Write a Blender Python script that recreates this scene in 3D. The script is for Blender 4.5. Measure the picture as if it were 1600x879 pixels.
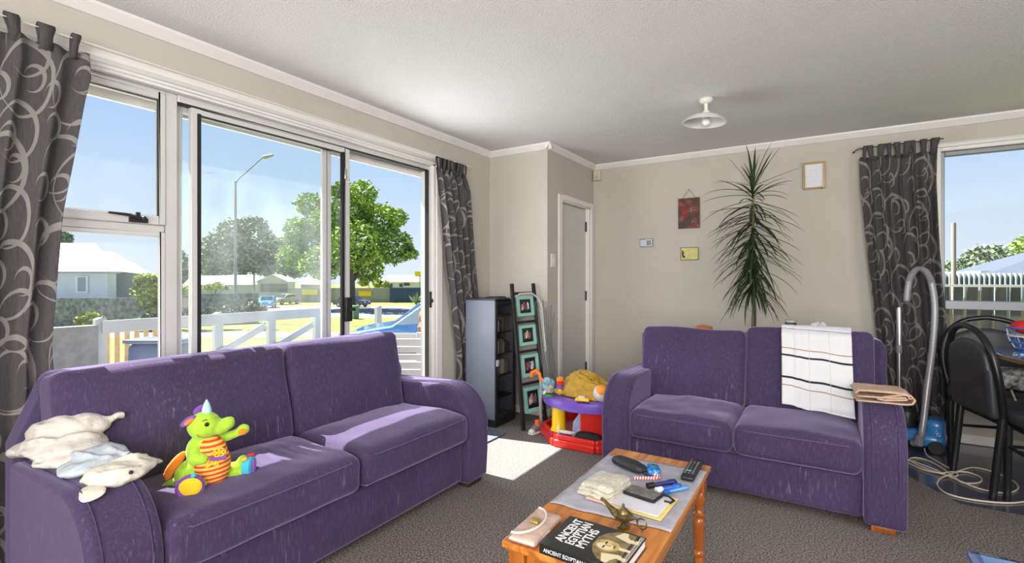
import bpy, bmesh, math, random
from mathutils import Vector, Matrix, noise
for o in list(bpy.data.objects): bpy.data.objects.remove(o)
S = bpy.context.scene; COL = S.collection
PI = math.pi; R = math.radians; rnd = random.Random(7)

# ---------------------------------------------------------------- camera
F_PX = 774.0; TH = math.atan(487/774.); EYE = 1.22
cd = bpy.data.cameras.new('camera'); cam = bpy.data.objects.new('camera', cd); COL.objects.link(cam)
cd.sensor_width = 36; cd.lens = F_PX/1600*36; cd.shift_y = -5.5/1600; cd.clip_start = .05; cd.clip_end = 500
cam.location = (0, 0, EYE); cam.rotation_euler = (PI/2, 0, TH); S.camera = cam
# ---------------------------------------------------------------- colour management
S.view_settings.view_transform = 'Standard'; S.view_settings.look = 'None'
S.view_settings.exposure = 0.0; S.view_settings.gamma = 1; S.view_settings.use_curve_mapping = False
S.cycles.use_denoising = True; S.cycles.max_bounces = 8; S.cycles.diffuse_bounces = 5; S.cycles.transparent_max_bounces = 24
S.cycles.sample_clamp_indirect = 6; S.cycles.caustics_reflective = False; S.cycles.caustics_refractive = False
# ---------------------------------------------------------------- world: clear summer sky, paler at the horizon
W = bpy.data.worlds.new('sky'); S.world = W; W.use_nodes = True
wn, wl = W.node_tree.nodes, W.node_tree.links
bg = wn['Background']; tc = wn.new('ShaderNodeTexCoord'); sp = wn.new('ShaderNodeSeparateXYZ'); cr = wn.new('ShaderNodeValToRGB')
wl.new(tc.outputs['Generated'], sp.inputs[0]); wl.new(sp.outputs['Z'], cr.inputs[0]); wl.new(cr.outputs[0], bg.inputs[0])
e = cr.color_ramp.elements
e[0].position = 0.0; e[0].color = (.80, .90, .98, 1); e[1].position = .75; e[1].color = (.12, .30, .75, 1)
a = e.new(.12); a.color = (.64, .80, .99, 1); a = e.new(.34); a.color = (.36, .60, .98, 1)
bg.inputs[1].default_value = 1.0
# ---------------------------------------------------------------- sun
sd = bpy.data.lights.new('sun', 'SUN'); sun = bpy.data.objects.new('sun', sd); COL.objects.link(sun)
sd.energy = 23; sd.angle = R(.55); sd.color = (1, .95, .87)
sun.rotation_euler = Vector((.65, .1235, -1)).to_track_quat('-Z', 'Y').to_euler()
# ---------------------------------------------------------------- added area lamps: unseen room fill, and daylight at the open door
def area(name, loc, target, sx, sy, w, col=(1, 1, 1)):
    d = bpy.data.lights.new(name, 'AREA'); d.shape = 'RECTANGLE'; d.size = sx; d.size_y = sy; d.energy = w; d.color = col
    o = bpy.data.objects.new(name, d); COL.objects.link(o); o.location = loc
    o.rotation_euler = (Vector(target)-Vector(loc)).to_track_quat('-Z', 'Y').to_euler(); return o
area('rear_fill', (.2, -2.2, 1.45), (-.2, 3, 1.35), 3.2, 1.7, 190, (1, .97, .93))  # unseen fill lamp added to brighten the room from behind
area('side_fill', (3.2, 1.0, 1.45), (-2, 1.6, 1.3), 2.6, 1.6, 75, (1, .97, .94))  # added out-of-view lamp that lights the room from the right
area('ceiling_fill', (.6, -1.2, 1.7), (.5, -.2, 2.4), 1.2, .8, 58, (1, .98, .96))  # added upward lamp that lifts the ceiling brightness
area('door_daylight', (-2.6, 2.65, 1.35), (1, 2.9, 1.3), .75, 1.4, 16, (.93, .97, 1))

# ================================================================ materials
def mat(name, col, rough=.6, metal=0., spec=.4, var=0., vscale=20., bump=0., bscale=80., sheen=0., sheen_tint=None, coat=0., alpha=None, speck=None, stretch=(1, 1, 1), trans=0.):
    m = bpy.data.materials.new(name); m.use_nodes = True
    n, l = m.node_tree.nodes, m.node_tree.links; b = n['Principled BSDF']
    b.inputs['Base Color'].default_value = (*col, 1); b.inputs['Roughness'].default_value = rough
    b.inputs['Metallic'].default_value = metal; b.inputs['Specular IOR Level'].default_value = spec
    if sheen: b.inputs['Sheen Weight'].default_value = sheen; b.inputs['Sheen Tint'].default_value = (*(sheen_tint or (1, 1, 1)), 1); b.inputs['Sheen Roughness'].default_value = .4
    if coat: b.inputs['Coat Weight'].default_value = coat
    if trans: b.inputs['Transmission Weight'].default_value = trans
    t = n.new('ShaderNodeTexCoord'); mp = n.new('ShaderNodeMapping'); mp.inputs['Scale'].default_value = stretch
    l.new(t.outputs['Object'], mp.inputs[0])
    if var or speck:
        nz = n.new('ShaderNodeTexNoise'); nz.inputs['Scale'].default_value = vscale; nz.inputs['Detail'].default_value = 6
        l.new(mp.outputs[0], nz.inputs[0]); rp = n.new('ShaderNodeValToRGB'); l.new(nz.outputs[0], rp.inputs[0])
        lo = tuple(c*(1-var) for c in col); hi = speck or tuple(min(1, c*(1+var)) for c in col)
        rp.color_ramp.elements[0].position = .34; rp.color_ramp.elements[1].position = .68
        rp.color_ramp.elements[0].color = (*lo, 1); rp.color_ramp.elements[1].color = (*hi, 1)
        l.new(rp.outputs[0], b.inputs['Base Color'])
    if bump:
        nz = n.new('ShaderNodeTexNoise'); nz.inputs['Scale'].default_value = bscale; nz.inputs['Detail'].default_value = 4
        l.new(mp.outputs[0], nz.inputs[0]); bp = n.new('ShaderNodeBump'); bp.inputs['Strength'].default_value = bump; bp.inputs['Distance'].default_value = .01
        l.new(nz.outputs[0], bp.inputs['Height']); l.new(bp.outputs[0], b.inputs['Normal'])
    return m
def sh(m): return m.node_tree.nodes, m.node_tree.links, m.node_tree.nodes['Principled BSDF']
def mth(n, l, op, a, b=None, clamp=False):
    k = n.new('ShaderNodeMath'); k.operation = op; k.use_clamp = clamp
    for i, v in enumerate((a, b)):
        if v is None: continue
        if isinstance(v, (int, float)): k.inputs[i].default_value = v
        else: l.new(v, k.inputs[i])
    return k.outputs[0]
def mixc(n, l, fac, a, b):
    k = n.new('ShaderNodeMix'); k.data_type = 'RGBA'
    for s, v in ((k.inputs[0], fac), (k.inputs[6], a), (k.inputs[7], b)):
        if isinstance(v, (int, float)): s.default_value = v
        elif isinstance(v, tuple): s.default_value = (*v, 1)
        else: l.new(v, s)
    return k.outputs[2]
def rgb(r, g, b, k=1.):
    f = lambda c: ((c/255.+.055)/1.055)**2.4 if c > 10 else c/255./12.92
    return (f(r)*k, f(g)*k, f(b)*k)
def plain(name, r, g, b, **k): return mat(name, rgb(r, g, b), **k)

M = {}
M['wall'] = mat('painted_wall', (.47, .442, .392), .75, spec=.2, var=.03, vscale=2.5, bump=.06, bscale=220)
M['ceil'] = mat('stippled_ceiling', (.70, .69, .685), .9, spec=.1, var=.012, vscale=3, bump=.55, bscale=110)
M['trim'] = mat('white_trim', (.72, .70, .68), .4, spec=.4, var=.02, vscale=9)
M['doorwhite'] = mat('door_paint', (.56, .55, .53), .45, var=.02, vscale=4)
M['alu'] = mat('aluminium_frame', (.62, .62, .61), .35, metal=.25, var=.02, vscale=12)
M['seal'] = mat('black_seal', (.012, .012, .014), .5)
M['alu_backlit'] = mat('grey_aluminium_backlit', (.26, .27, .30), .4, metal=.3)  # grey aluminium with its backlit shade darkened into the colour
M['black'] = mat('black_plastic', (.014, .014, .016), .4)
M['chrome'] = mat('chrome', (.7, .7, .72), .2, metal=1)
# velour
def velour(name, ax):
    m = mat(name, (.072, .045, .145), .85, spec=.15, sheen=.6, sheen_tint=(.66, .56, .90)); n, l, b = sh(m)
    t = n.new('ShaderNodeTexCoord')
    def nz(scale, stretch, det=5):
        mp = n.new('ShaderNodeMapping'); mp.inputs['Scale'].default_value = stretch; l.new(t.outputs['Object'], mp.inputs[0])
        k = n.new('ShaderNodeTexNoise'); k.inputs['Scale'].default_value = scale; k.inputs['Detail'].default_value = det; l.new(mp.outputs[0], k.inputs[0]); return k.outputs[0]
    big = nz(4, (1, 1, 1)); fine = nz(170, (1, 1, .16)); wear = nz(75, (1, 1, .13)); patch = nz(7, (1, 1, .6), 3)
    c = mixc(n, l, mth(n, l, 'MULTIPLY', mth(n, l, 'SUBTRACT', big, .3), 1.6, True), (.047, .031, .072), (.058, .044, .115))
    c = mixc(n, l, mth(n, l, 'MULTIPLY', mth(n, l, 'SUBTRACT', fine, .5), 2.2, True), c, (.100, .082, .145))
    w = mth(n, l, 'MULTIPLY', mth(n, l, 'MULTIPLY', mth(n, l, 'SUBTRACT', wear, .60), 7, True), mth(n, l, 'MULTIPLY', mth(n, l, 'SUBTRACT', patch, .48), 4.0, True))
    c = mixc(n, l, mth(n, l, 'MULTIPLY', w, .6), c, (.30, .25, .38)); l.new(c, b.inputs['Base Color'])
    bp = n.new('ShaderNodeBump'); bp.inputs['Strength'].default_value = .25; bp.inputs['Distance'].default_value = .003
    l.new(fine, bp.inputs['Height']); l.new(bp.outputs[0], b.inputs['Normal']); return m
M['velour'] = velour('purple_velour', 0)
M['piping'] = mat('purple_piping', (.085, .06, .16), .8, sheen=.4, sheen_tint=(.7, .6, 1))
# carpet
m = mat('carpet', (.13, .115, .11), 1, spec=.05); n, l, b = sh(m); t = n.new('ShaderNodeTexCoord')
def tnoise(n, l, t, scale, det=4, out='Object'):
    k = n.new('ShaderNodeTexNoise'); k.inputs['Scale'].default_value = scale; k.inputs['Detail'].default_value = det; l.new(t.outputs[out], k.inputs[0]); return k.outputs[0]
f1 = tnoise(n, l, t, 130, 3); f2 = tnoise(n, l, t, 2.5)
c = mixc(n, l, mth(n, l, 'MULTIPLY', mth(n, l, 'SUBTRACT', f1, .40), 4.5, True), (.085, .073, .068), (.36, .325, .30))
c = mixc(n, l, mth(n, l, 'MULTIPLY', f2, .35), c, (.17, .150, .140)); l.new(c, b.inputs['Base Color'])
bp = n.new('ShaderNodeBump'); bp.inputs['Strength'].default_value = .8; bp.inputs['Distance'].default_value = .012; l.new(f1, bp.inputs['Height']); l.new(bp.outputs[0], b.inputs['Normal'])
M['carpet'] = m
# grey-blue vinyl planks, with extra blue skylight sheen put into the colour
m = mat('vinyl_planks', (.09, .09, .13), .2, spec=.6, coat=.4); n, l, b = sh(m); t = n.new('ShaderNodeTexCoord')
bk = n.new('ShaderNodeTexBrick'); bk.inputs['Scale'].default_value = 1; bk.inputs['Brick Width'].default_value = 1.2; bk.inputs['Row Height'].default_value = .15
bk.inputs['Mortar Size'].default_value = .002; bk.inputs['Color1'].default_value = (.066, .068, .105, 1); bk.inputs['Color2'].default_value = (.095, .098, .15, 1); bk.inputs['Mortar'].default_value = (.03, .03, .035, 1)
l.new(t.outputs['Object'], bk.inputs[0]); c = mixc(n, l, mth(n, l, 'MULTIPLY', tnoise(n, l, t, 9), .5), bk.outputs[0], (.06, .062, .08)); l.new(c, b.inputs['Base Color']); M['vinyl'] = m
# curtain cloth with overlapping rings
def curtain_mat(name, base, ring, sc=1.):
    m = mat(name, base, .85, spec=.15); n, l, b = sh(m); uv = n.new('ShaderNodeUVMap'); out = None
    for i, (s, r0, w0, ox, oy) in enumerate(((2.6, .40, .040, .0, .0), (3.1, .38, .036, .37, .21), (5.2, .30, .05, .11, .83))):
        d = []
        for q in (0, 1):
            mp = n.new('ShaderNodeMapping'); mp.inputs['Location'].default_value = (ox*3+q*.010, oy*3+q*.006, 0); l.new(uv.outputs[0], mp.inputs[0])
            v = n.new('ShaderNodeTexVoronoi'); v.voronoi_dimensions = '2D'; v.inputs['Scale'].default_value = s*sc; v.inputs['Randomness'].default_value = .6
            l.new(mp.outputs[0], v.inputs['Vector']); d.append(v.outputs['Distance'])
        k = mth(n, l, 'MULTIPLY', mth(n, l, 'LESS_THAN', d[0], r0), mth(n, l, 'GREATER_THAN', d[1], r0-w0))
        out = k if out is None else mth(n, l, 'MAXIMUM', out, k)
    t = n.new('ShaderNodeTexCoord'); wv = n.new('ShaderNodeMapping'); wv.inputs['Scale'].default_value = (1, 1, .15); l.new(t.outputs['Object'], wv.inputs[0])
    nz = n.new('ShaderNodeTexNoise'); nz.inputs['Scale'].default_value = 160; l.new(wv.outputs[0], nz.inputs[0])
    c0 = mixc(n, l, nz.outputs[0], tuple(x*.7 for x in base), tuple(x*1.35 for x in base))
    l.new(mixc(n, l, mth(n, l, 'MULTIPLY', out, .85), c0, ring), b.inputs['Base Color']); return m
M['curtain'] = curtain_mat('ring_curtain', (.066, .060, .064), (.235, .22, .21))
# clear glass; the dusty one carries a film that catches light
def glass(name, dust, tint=(1, 1, 1)):
    m = bpy.data.materials.new(name); m.use_nodes = True; n, l = m.node_tree.nodes, m.node_tree.links; n.remove(n['Principled BSDF'])
    o = n['Material Output']; tr = n.new('ShaderNodeBsdfTransparent'); tr.inputs[0].default_value = (*tint, 1); gl = n.new('ShaderNodeBsdfGlossy'); gl.inputs['Roughness'].default_value = .02
    fr = n.new('ShaderNodeLayerWeight'); fac = mth(n, l, 'ADD', mth(n, l, 'MULTIPLY', mth(n, l, 'POWER', fr.outputs['Facing'], 4.5), .5), .022); mx = n.new('ShaderNodeMixShader'); l.new(fac, mx.inputs[0]); l.new(tr.outputs[0], mx.inputs[1]); l.new(gl.outputs[0], mx.inputs[2])
    if dust:
        t = n.new('ShaderNodeTexCoord'); mp = n.new('ShaderNodeMapping'); mp.inputs['Scale'].default_value = (1, 2.2, 1.1); l.new(t.outputs['Object'], mp.inputs[0])
        nz = n.new('ShaderNodeTexNoise'); nz.inputs['Scale'].default_value = 2.6; nz.inputs['Detail'].default_value = 5; l.new(mp.outputs[0], nz.inputs[0])
        tl = n.new('ShaderNodeBsdfTranslucent'); tl.inputs[0].default_value = (.9, .95, 1, 1); m2 = n.new('ShaderNodeMixShader')
        l.new(mth(n, l, 'MULTIPLY', mth(n, l, 'SUBTRACT', nz.outputs[0], .25, True), dust), m2.inputs[0]); l.new(mx.outputs[0], m2.inputs[1]); l.new(tl.outputs[0], m2.inputs[2]); l.new(m2.outputs[0], o.inputs[0])
    else: l.new(mx.outputs[0], o.inputs[0])
    return m
M['glass'] = glass('window_glass', .03); M['dusty'] = glass('dusty_glass', .065, (.97, 1, .99)); M['film'] = glass('plastic_film', .35)
# wood
def wood(name, c1, c2, rough=.25, stretch=(14, 1.2, 14)):
    m = mat(name, c1, rough, coat=.4); n, l, b = sh(m); t = n.new('ShaderNodeTexCoord'); mp = n.new('ShaderNodeMapping'); mp.inputs['Scale'].default_value = stretch; l.new(t.outputs['Object'], mp.inputs[0])
    nz = n.new('ShaderNodeTexNoise'); nz.inputs['Scale'].default_value = 2; nz.inputs['Detail'].default_value = 7; nz.inputs['Distortion'].default_value = .6; l.new(mp.outputs[0], nz.inputs[0])
    rp = n.new('ShaderNodeValToRGB'); rp.color_ramp.elements[0].position = .35; rp.color_ramp.elements[1].position = .65; rp.color_ramp.elements[0].color = (*c1, 1); rp.color_ramp.elements[1].color = (*c2, 1)
    l.new(nz.outputs[0], rp.inputs[0]); l.new(rp.outputs[0], b.inputs['Base Color']); return m
M['pine'] = wood('orange_varnished_pine', (.34, .098, .016), (.66, .25, .045))
M['pine_v'] = wood('orange_varnished_leg', (.30, .08, .012), (.50, .16, .025), stretch=(10, 10, 1))

# ================================================================ mesh builders
class MB:
    def __init__(s): s.v = []; s.f = []; s.uv = {}
    def add(s, vs, fs, uvs=None):
        k = len(s.v); s.v += [tuple(v) for v in vs]
        for i, f in enumerate(fs):
            s.f.append([k+j for j in f])
            if uvs: s.uv[len(s.f)-1] = [uvs[j] for j in f]
        return s
    def box(s, x0, x1, y0, y1, z0, z1, mx=None):
        vs = [(x, y, z) for z in (z0, z1) for y in (y0, y1) for x in (x0, x1)]
        if mx: vs = [mx @ Vector(v) for v in vs]
        return s.add(vs, [(0, 2, 3, 1), (4, 5, 7, 6), (0, 1, 5, 4), (2, 6, 7, 3), (0, 4, 6, 2), (1, 3, 7, 5)])
    def beam(s, a, b, w, h, up=(0, 0, 1)):
        a, b = Vector(a), Vector(b); d = (b-a); L = d.length; d.normalize(); u = Vector(up); x = d.cross(u).normalized(); u = x.cross(d)
        return s.add([a+d*t+x*i*w/2+u*j*h/2 for t in (0, L) for i, j in ((-1, -1), (1, -1), (1, 1), (-1, 1))], [(0, 3, 2, 1), (4, 5, 6, 7), (0, 1, 5, 4), (1, 2, 6, 5), (2, 3, 7, 6), (3, 0, 4, 7)])
    def tube(s, pts, r, n=10, closed=False, caps=True):
        P = [Vector(p) for p in pts]; N = len(P); rs = r if isinstance(r, (list, tuple)) else [r]*N; rings = []; prev = None
        for i in range(N):
            a = P[i-1] if (i > 0 or closed) else P[i]; b = P[(i+1) % N] if (i < N-1 or closed) else P[i]; d = (b-a)
            d = d.normalized() if d.length > 1e-9 else Vector((0, 0, 1))
            if prev is None: x = d.orthogonal().normalized()
            else:
                x = prev-d*prev.dot(d); x = x.normalized() if x.length > 1e-6 else d.orthogonal().normalized()
            prev = x; y = d.cross(x); rings.append([P[i]+(x*math.cos(2*PI*k/n)+y*math.sin(2*PI*k/n))*rs[i] for k in range(n)])
        fs = [(i*n+k, i*n+(k+1) % n, ((i+1) % N)*n+(k+1) % n, ((i+1) % N)*n+k) for i in range(N if closed else N-1) for k in range(n)]
        if caps and not closed: fs += [tuple(range(n))[::-1], tuple((N-1)*n+k for k in range(n))]
        return s.add([v for q in rings for v in q], fs)
    def lathe(s, prof, n=24, c=(0, 0, 0), mx=None):
        vs = []
        for r, z in prof: vs += [Vector((c[0]+r*math.cos(2*PI*k/n), c[1]+r*math.sin(2*PI*k/n), c[2]+z)) for k in range(n)]
        if mx: vs = [mx @ v for v in vs]
        N = len(prof); fs = [(i*n+k, i*n+(k+1) % n, (i+1)*n+(k+1) % n, (i+1)*n+k) for i in range(N-1) for k in range(n)]
        fs += [tuple(range(n))[::-1], tuple((N-1)*n+k for k in range(n))]
        return s.add(vs, fs)
    def ell(s, c, r, n=16, m=10, mx=None):
        rr = r if isinstance(r, (list, tuple)) else (r, r, r); vs = []
        for i in range(m+1):
            a = PI*i/m
            for k in range(n): vs.append(Vector((rr[0]*math.sin(a)*math.cos(2*PI*k/n), rr[1]*math.sin(a)*math.sin(2*PI*k/n), -rr[2]*math.cos(a))))
        vs = [(mx @ v if mx else v)+Vector(c) for v in vs]
        return s.add(vs, [(i*n+k, i*n+(k+1) % n, (i+1)*n+(k+1) % n, (i+1)*n+k) for i in range(m) for k in range(n)])
    def grid(s, fn, nu, nv, flip=False):
        vs = []; uv = []
        for j in range(nv+1):
            for i in range(nu+1):
                p = fn(i/nu, j/nv)
                if len(p) == 5: uv.append(p[3:]); p = p[:3]
                else: uv.append((i/nu, j/nv))
                vs.append(p)
        w = nu+1; fs = [(j*w+i, j*w+i+1, (j+1)*w+i+1, (j+1)*w+i) for j in range(nv) for i in range(nu)]
        if flip: fs = [f[::-1] for f in fs]
        return s.add(vs, fs, uv)
    def rbox(s, c, sz, r=.04, n=8, puff=0, mx=None, fn=None):
        """soft cushion: rounded box with a swelling top"""
        h = [q/2 for q in sz]; r = min(r, *h); pos = {}
        def lin(k): t = -1+2*k/n; return math.copysign(1-(1-abs(t))**1.6, t)
        vs = []; fs = []
        for ax in range(3):
            for sg in (-1, 1):
                for j in range(n+1):
                    for i in range(n+1):
                        q = [0, 0, 0]; q[ax] = sg; q[(ax+1) % 3] = lin(i); q[(ax+2) % 3] = lin(j)
                        key = tuple(round(t, 5) for t in q)
                        if key in pos: continue
                        p = Vector([q[t]*h[t] for t in range(3)]); k = Vector([max(-(h[t]-r), min(h[t]-r, p[t])) for t in range(3)])
                        d = p-k; p = k+d.normalized()*r if d.length > 1e-9 else p
                        bul = (1-q[0]**2)*(1-q[1]**2)
                        if q[2] > .2: p.z += puff*bul*q[2]
                        p.x += q[0]*abs(puff)*.25*(1-q[2]**2)*(1-q[1]**2); p.y += q[1]*abs(puff)*.25*(1-q[2]**2)*(1-q[0]**2)
                        if fn: p = Vector(fn(p, q))
                        pos[key] = len(vs); vs.append(p)
                for j in range(n):
                    for i in range(n):
                        f = []
                        for a_, b_ in ((i, j), (i+1, j), (i+1, j+1), (i, j+1)):
                            q = [0, 0, 0]; q[ax] = sg; q[(ax+1) % 3] = lin(a_); q[(ax+2) % 3] = lin(b_); f.append(pos[tuple(round(t, 5) for t in q)])
                        fs.append(f if sg > 0 else f[::-1])
        vs = [(mx @ v if mx else v) for v in vs]
        return s.add([Vector(c)+v for v in vs], fs)
    def prism(s, prof, x0, x1, ax='x'):
        """polygon prof extruded along an axis; prof gives the two other coordinates"""
        def P(u, v, t): return (t, u, v) if ax == 'x' else ((u, t, v) if ax == 'y' else (u, v, t))
        n = len(prof); return s.add([P(u, v, x0) for u, v in prof]+[P(u, v, x1) for u, v in prof], [tuple(range(n))[::-1], tuple(range(n, 2*n))]+[(i, (i+1) % n, n+(i+1) % n, n+i) for i in range(n)])
def obj(name, mb, m, parent=None, loc=(0, 0, 0), rz=0, smooth=True, bevel=0, seg=2, solid=0, sub=0, rot=None, remesh=0, offset=0):
    me = bpy.data.meshes.new(name); me.from_pydata([tuple(v) for v in mb.v], [], mb.f)
    if mb.uv:
        u = me.uv_layers.new(name='UVMap')
        for pi, p in enumerate(me.polygons):
            if pi in mb.uv:
                for li, c in zip(p.loop_indices, mb.uv[pi]): u.data[li].uv = c
    bm = bmesh.new(); bm.from_mesh(me); bmesh.ops.remove_doubles(bm, verts=bm.verts, dist=1e-5)
    if not solid: bmesh.ops.recalc_face_normals(bm, faces=bm.faces)
    bm.to_mesh(me); bm.free()
    me.materials.append(m); o = bpy.data.objects.new(name, me); COL.objects.link(o)
    if parent: o.parent = parent
    o.location = loc; o.rotation_euler = rot or (0, 0, rz)
    if remesh:
        k = o.modifiers.new('r', 'REMESH'); k.mode = 'VOXEL'; k.voxel_size = remesh; k.use_smooth_shade = True
        k = o.modifiers.new('s', 'SMOOTH'); k.iterations = 6; k.factor = .6
    if solid: k = o.modifiers.new('t', 'SOLIDIFY'); k.thickness = solid; k.offset = offset
    if bevel: k = o.modifiers.new('b', 'BEVEL'); k.width = bevel; k.segments = seg; k.limit_method = 'ANGLE'; k.angle_limit = R(40)
    if sub: k = o.modifiers.new('u', 'SUBSURF'); k.levels = sub; k.render_levels = sub
    if smooth:
        for p in me.polygons: p.use_smooth = True
        if not (remesh or sub) and smooth != 'all': me.set_sharp_from_angle(angle=R(45))
    return o
def tag(o, label=None, cat=None, group=None, kind=None):
    for k, v in (('label', label), ('category', cat), ('group', group), ('kind', kind)):
        if v: o[k] = v
    return o
def thing(name, label, cat, loc=(0, 0, 0), rz=0, group=None):
    o = bpy.data.objects.new(name, None); COL.objects.link(o); o.empty_display_size = .1; o.location = loc; o.rotation_euler = (0, 0, rz); return tag(o, label, cat, group)
def struct(name, mb, m, parent=None, **k):
    o = obj(name, mb, m, parent, **k)
    if not parent: o['kind'] = 'structure'
    return o
def B(*a): return MB().box(*a)
def copy_tree(o, parent=None):
    c = o.copy(); COL.objects.link(c); c.parent = parent
    for ch in list(o.children): copy_tree(ch, c)
    return c
def text(name, s, size, m, parent, loc, rot, ext=.0004, font_w=1., bold=0.):
    cu = bpy.data.curves.new(name, 'FONT'); cu.body = s; cu.size = size; cu.extrude = ext; cu.align_x = 'LEFT'; cu.offset = bold
    t = bpy.data.objects.new(name+'_src', cu); COL.objects.link(t); bpy.context.view_layer.update()
    me = bpy.data.meshes.new_from_object(t.evaluated_get(bpy.context.evaluated_depsgraph_get())); bpy.data.objects.remove(t)
    o = bpy.data.objects.new(name, me); COL.objects.link(o); me.materials.clear(); me.materials.append(m); o.parent = parent; o.location = loc; o.rotation_euler = rot; o.scale = (font_w, 1, 1); return o
def N3(x, y, z): return noise.noise(Vector((x, y, z)))
def lerp(a, b, t): return a+(b-a)*t

def smooth_path(P, k=8):
    P = [Vector(p) for p in P]; out = []
    for i in range(len(P)-1):
        p0, p1, p2, p3 = P[max(i-1, 0)], P[i], P[i+1], P[min(i+2, len(P)-1)]
        for j in range(k): t = j/k; out.append(.5*((2*p1)+(p2-p0)*t+(2*p0-5*p1+4*p2-p3)*t*t+(3*p1-p0-3*p2+p3)*t**3))
    return out+[P[-1]]

# ================================================================ room shell
XL, YJ, XJ, YB, HC = -2.67, 3.85, -2.055, 4.88, 2.40
XR, YR = 3.3, -2.4
# floor: carpet up to a diagonal joint, vinyl planks in the dining corner
ja, jb = (.28, 4.17), (.625, 3.56)   # points of the joint line
bm_ = MB(); bm_.prism([(XL-.2, YR-.1), (XR+.1, YR-.1), (XR+.1, 3.52), jb, ja, (-.19, 4.88), (-.19, YB+.1), (XL-.2, YB+.1)], -.08, 0, 'z'); struct('floor', bm_, M['carpet'], smooth=False)
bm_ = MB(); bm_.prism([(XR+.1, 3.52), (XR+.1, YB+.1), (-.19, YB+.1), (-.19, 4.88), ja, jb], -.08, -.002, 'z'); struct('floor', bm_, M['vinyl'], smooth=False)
struct('ceiling', B(XL-.2, XR+.1, YR-.1, YB+.1, HC, HC+.1), M['ceil'], smooth=False)
OY0, OY1, OZ = .20, 3.075, 2.14     # glazed opening in the left wall
w = MB(); w.box(XL-.14, XL, YR, OY0, 0, HC); w.box(XL-.14, XL, OY0, OY1, OZ, HC); w.box(XL-.14, XL, OY1, YJ, 0, HC); struct('wall_left', w, M['wall'], smooth=False)
struct('wall_alcove', B(XL-.14, XJ, YJ, YJ+.12, 0, HC), M['wall'], smooth=False)
DY0, DY1, DZ = 4.115, 4.79, 1.945
w = MB(); w.box(XJ-.1, XJ, YJ+.12, DY0, 0, HC); w.box(XJ-.1, XJ, DY0, DY1, DZ, HC); w.box(XJ-.1, XJ, DY1, YB+.1, 0, HC); struct('wall_cupboard', w, M['wall'], smooth=False)
WX0, WX1, WZ0, WZ1 = .745, 2.5, .50, 2.17
w = MB(); w.box(XJ, WX0, YB, YB+.14, 0, HC); w.box(WX0, WX1, YB, YB+.14, 0, WZ0); w.box(WX0, WX1, YB, YB+.14, WZ1, HC); w.box(WX1, XR+.1, YB, YB+.14, 0, HC); struct('wall_back', w, M['wall'], smooth=False)
struct('wall_right', B(XR, XR+.1, YR, YB, 0, HC), M['wall'], smooth=False)
struct('wall_rear', B(XL-.14, XR+.1, YR-.1, YR, 0, HC), M['wall'], smooth=False)
# cornice, one run per wall
cp = [(0, 0), (0, -.052), (.012, -.05), (.030, -.030), (.046, -.012), (.05, 0)]
def cornice(i, a, b, nrm):
    a, b = Vector((*a, HC)), Vector((*b, HC)); nv = Vector((*nrm, 0)); m_ = MB(); vs = [p+nv*u+Vector((0, 0, v)) for p in (a, b) for u, v in cp]; n_ = len(cp)
    m_.add(vs, [tuple(range(n_)), tuple(range(n_, 2*n_))]+[(i_, (i_+1) % n_, n_+(i_+1) % n_, n_+i_) for i_ in range(n_)]); struct('trim_%d' % i, m_, M['trim'], smooth=False)
cornice(1, (XL, YR), (XL, YJ), (1, 0)); cornice(2, (XL, YJ), (XJ+.05, YJ), (0, -1)); cornice(3, (XJ, YJ-.05), (XJ, YB), (1, 0)); cornice(4, (XJ, YB), (XR, YB), (0, -1))
# skirting
def skirt(side, x0, x1, y0, y1): struct('baseboard_'+side, B(x0, x1, y0, y1, 0, .07), M['trim'], bevel=.006)
skirt('back', XJ, XR, YB-.014, YB); skirt('alcove', XL, XJ, YJ-.014, YJ); skirt('cupboard', XJ, XJ+.014, YJ, 4.04); skirt('left', XL, XL+.014, OY1+.07, YJ-.014)
# architraves and reveals of the big opening
a_ = MB(); a_.box(XL, XL+.018, OY0-.07, OY1+.065, OZ, OZ+.07); a_.box(XL, XL+.018, OY1, OY1+.065, 0, OZ); a_.box(XL, XL+.018, OY0-.07, OY0, 0, OZ); struct('trim_5', a_, M['trim'], bevel=.005)
a_ = MB(); a_.box(XL-.10, XL, OY1-.02, OY1, 0, OZ); a_.box(XL-.10, XL, OY0, OY0+.02, 0, OZ); a_.box(XL-.10, XL, OY0, OY1, OZ-.012, OZ); struct('trim_6', a_, M['trim'], smooth=False)
a_ = MB(); a_.box(XL+.0, XL+.03, OY0-.05, OY1+.045, OZ+.012, OZ+.034); struct('trim_7', a_, M['alu'], bevel=.004)

# ---------------------------------------------------------------- window_1: awning sash over a fixed pane
def frame_yz(x0, x1, y0, y1, z0, z1, w, wt=None, wb=None):
    m_ = MB(); wt = wt or w; wb = wb or w
    m_.box(x0, x1, y0, y0+w, z0, z1); m_.box(x0, x1, y1-w, y1, z0, z1); m_.box(x0, x1, y0+w, y1-w, z1-wt, z1); m_.box(x0, x1, y0+w, y1-w, z0, z0+wb); return m_
XF = -2.72
win1 = tag(bpy.data.objects.new('window_1', None), kind='structure'); COL.objects.link(win1)
fr = MB(); fr.box(XF-.05, XF+.005, OY0+.02, OY0+.06, .0, OZ-.012); fr.box(XF-.05, XF+.005, 1.143, 1.197, 0, OZ-.012); fr.box(XF-.05, XF+.005, OY0+.06, 1.143, OZ-.06, OZ-.012); fr.box(XF-.05, XF+.0, OY0+.06, 1.143, 1.44, 1.475); fr.box(XF-.05, XF+.005, OY0+.06, 1.143, 0, .06)
struct('window_frame', fr, M['alu'], win1, bevel=.004)
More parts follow.
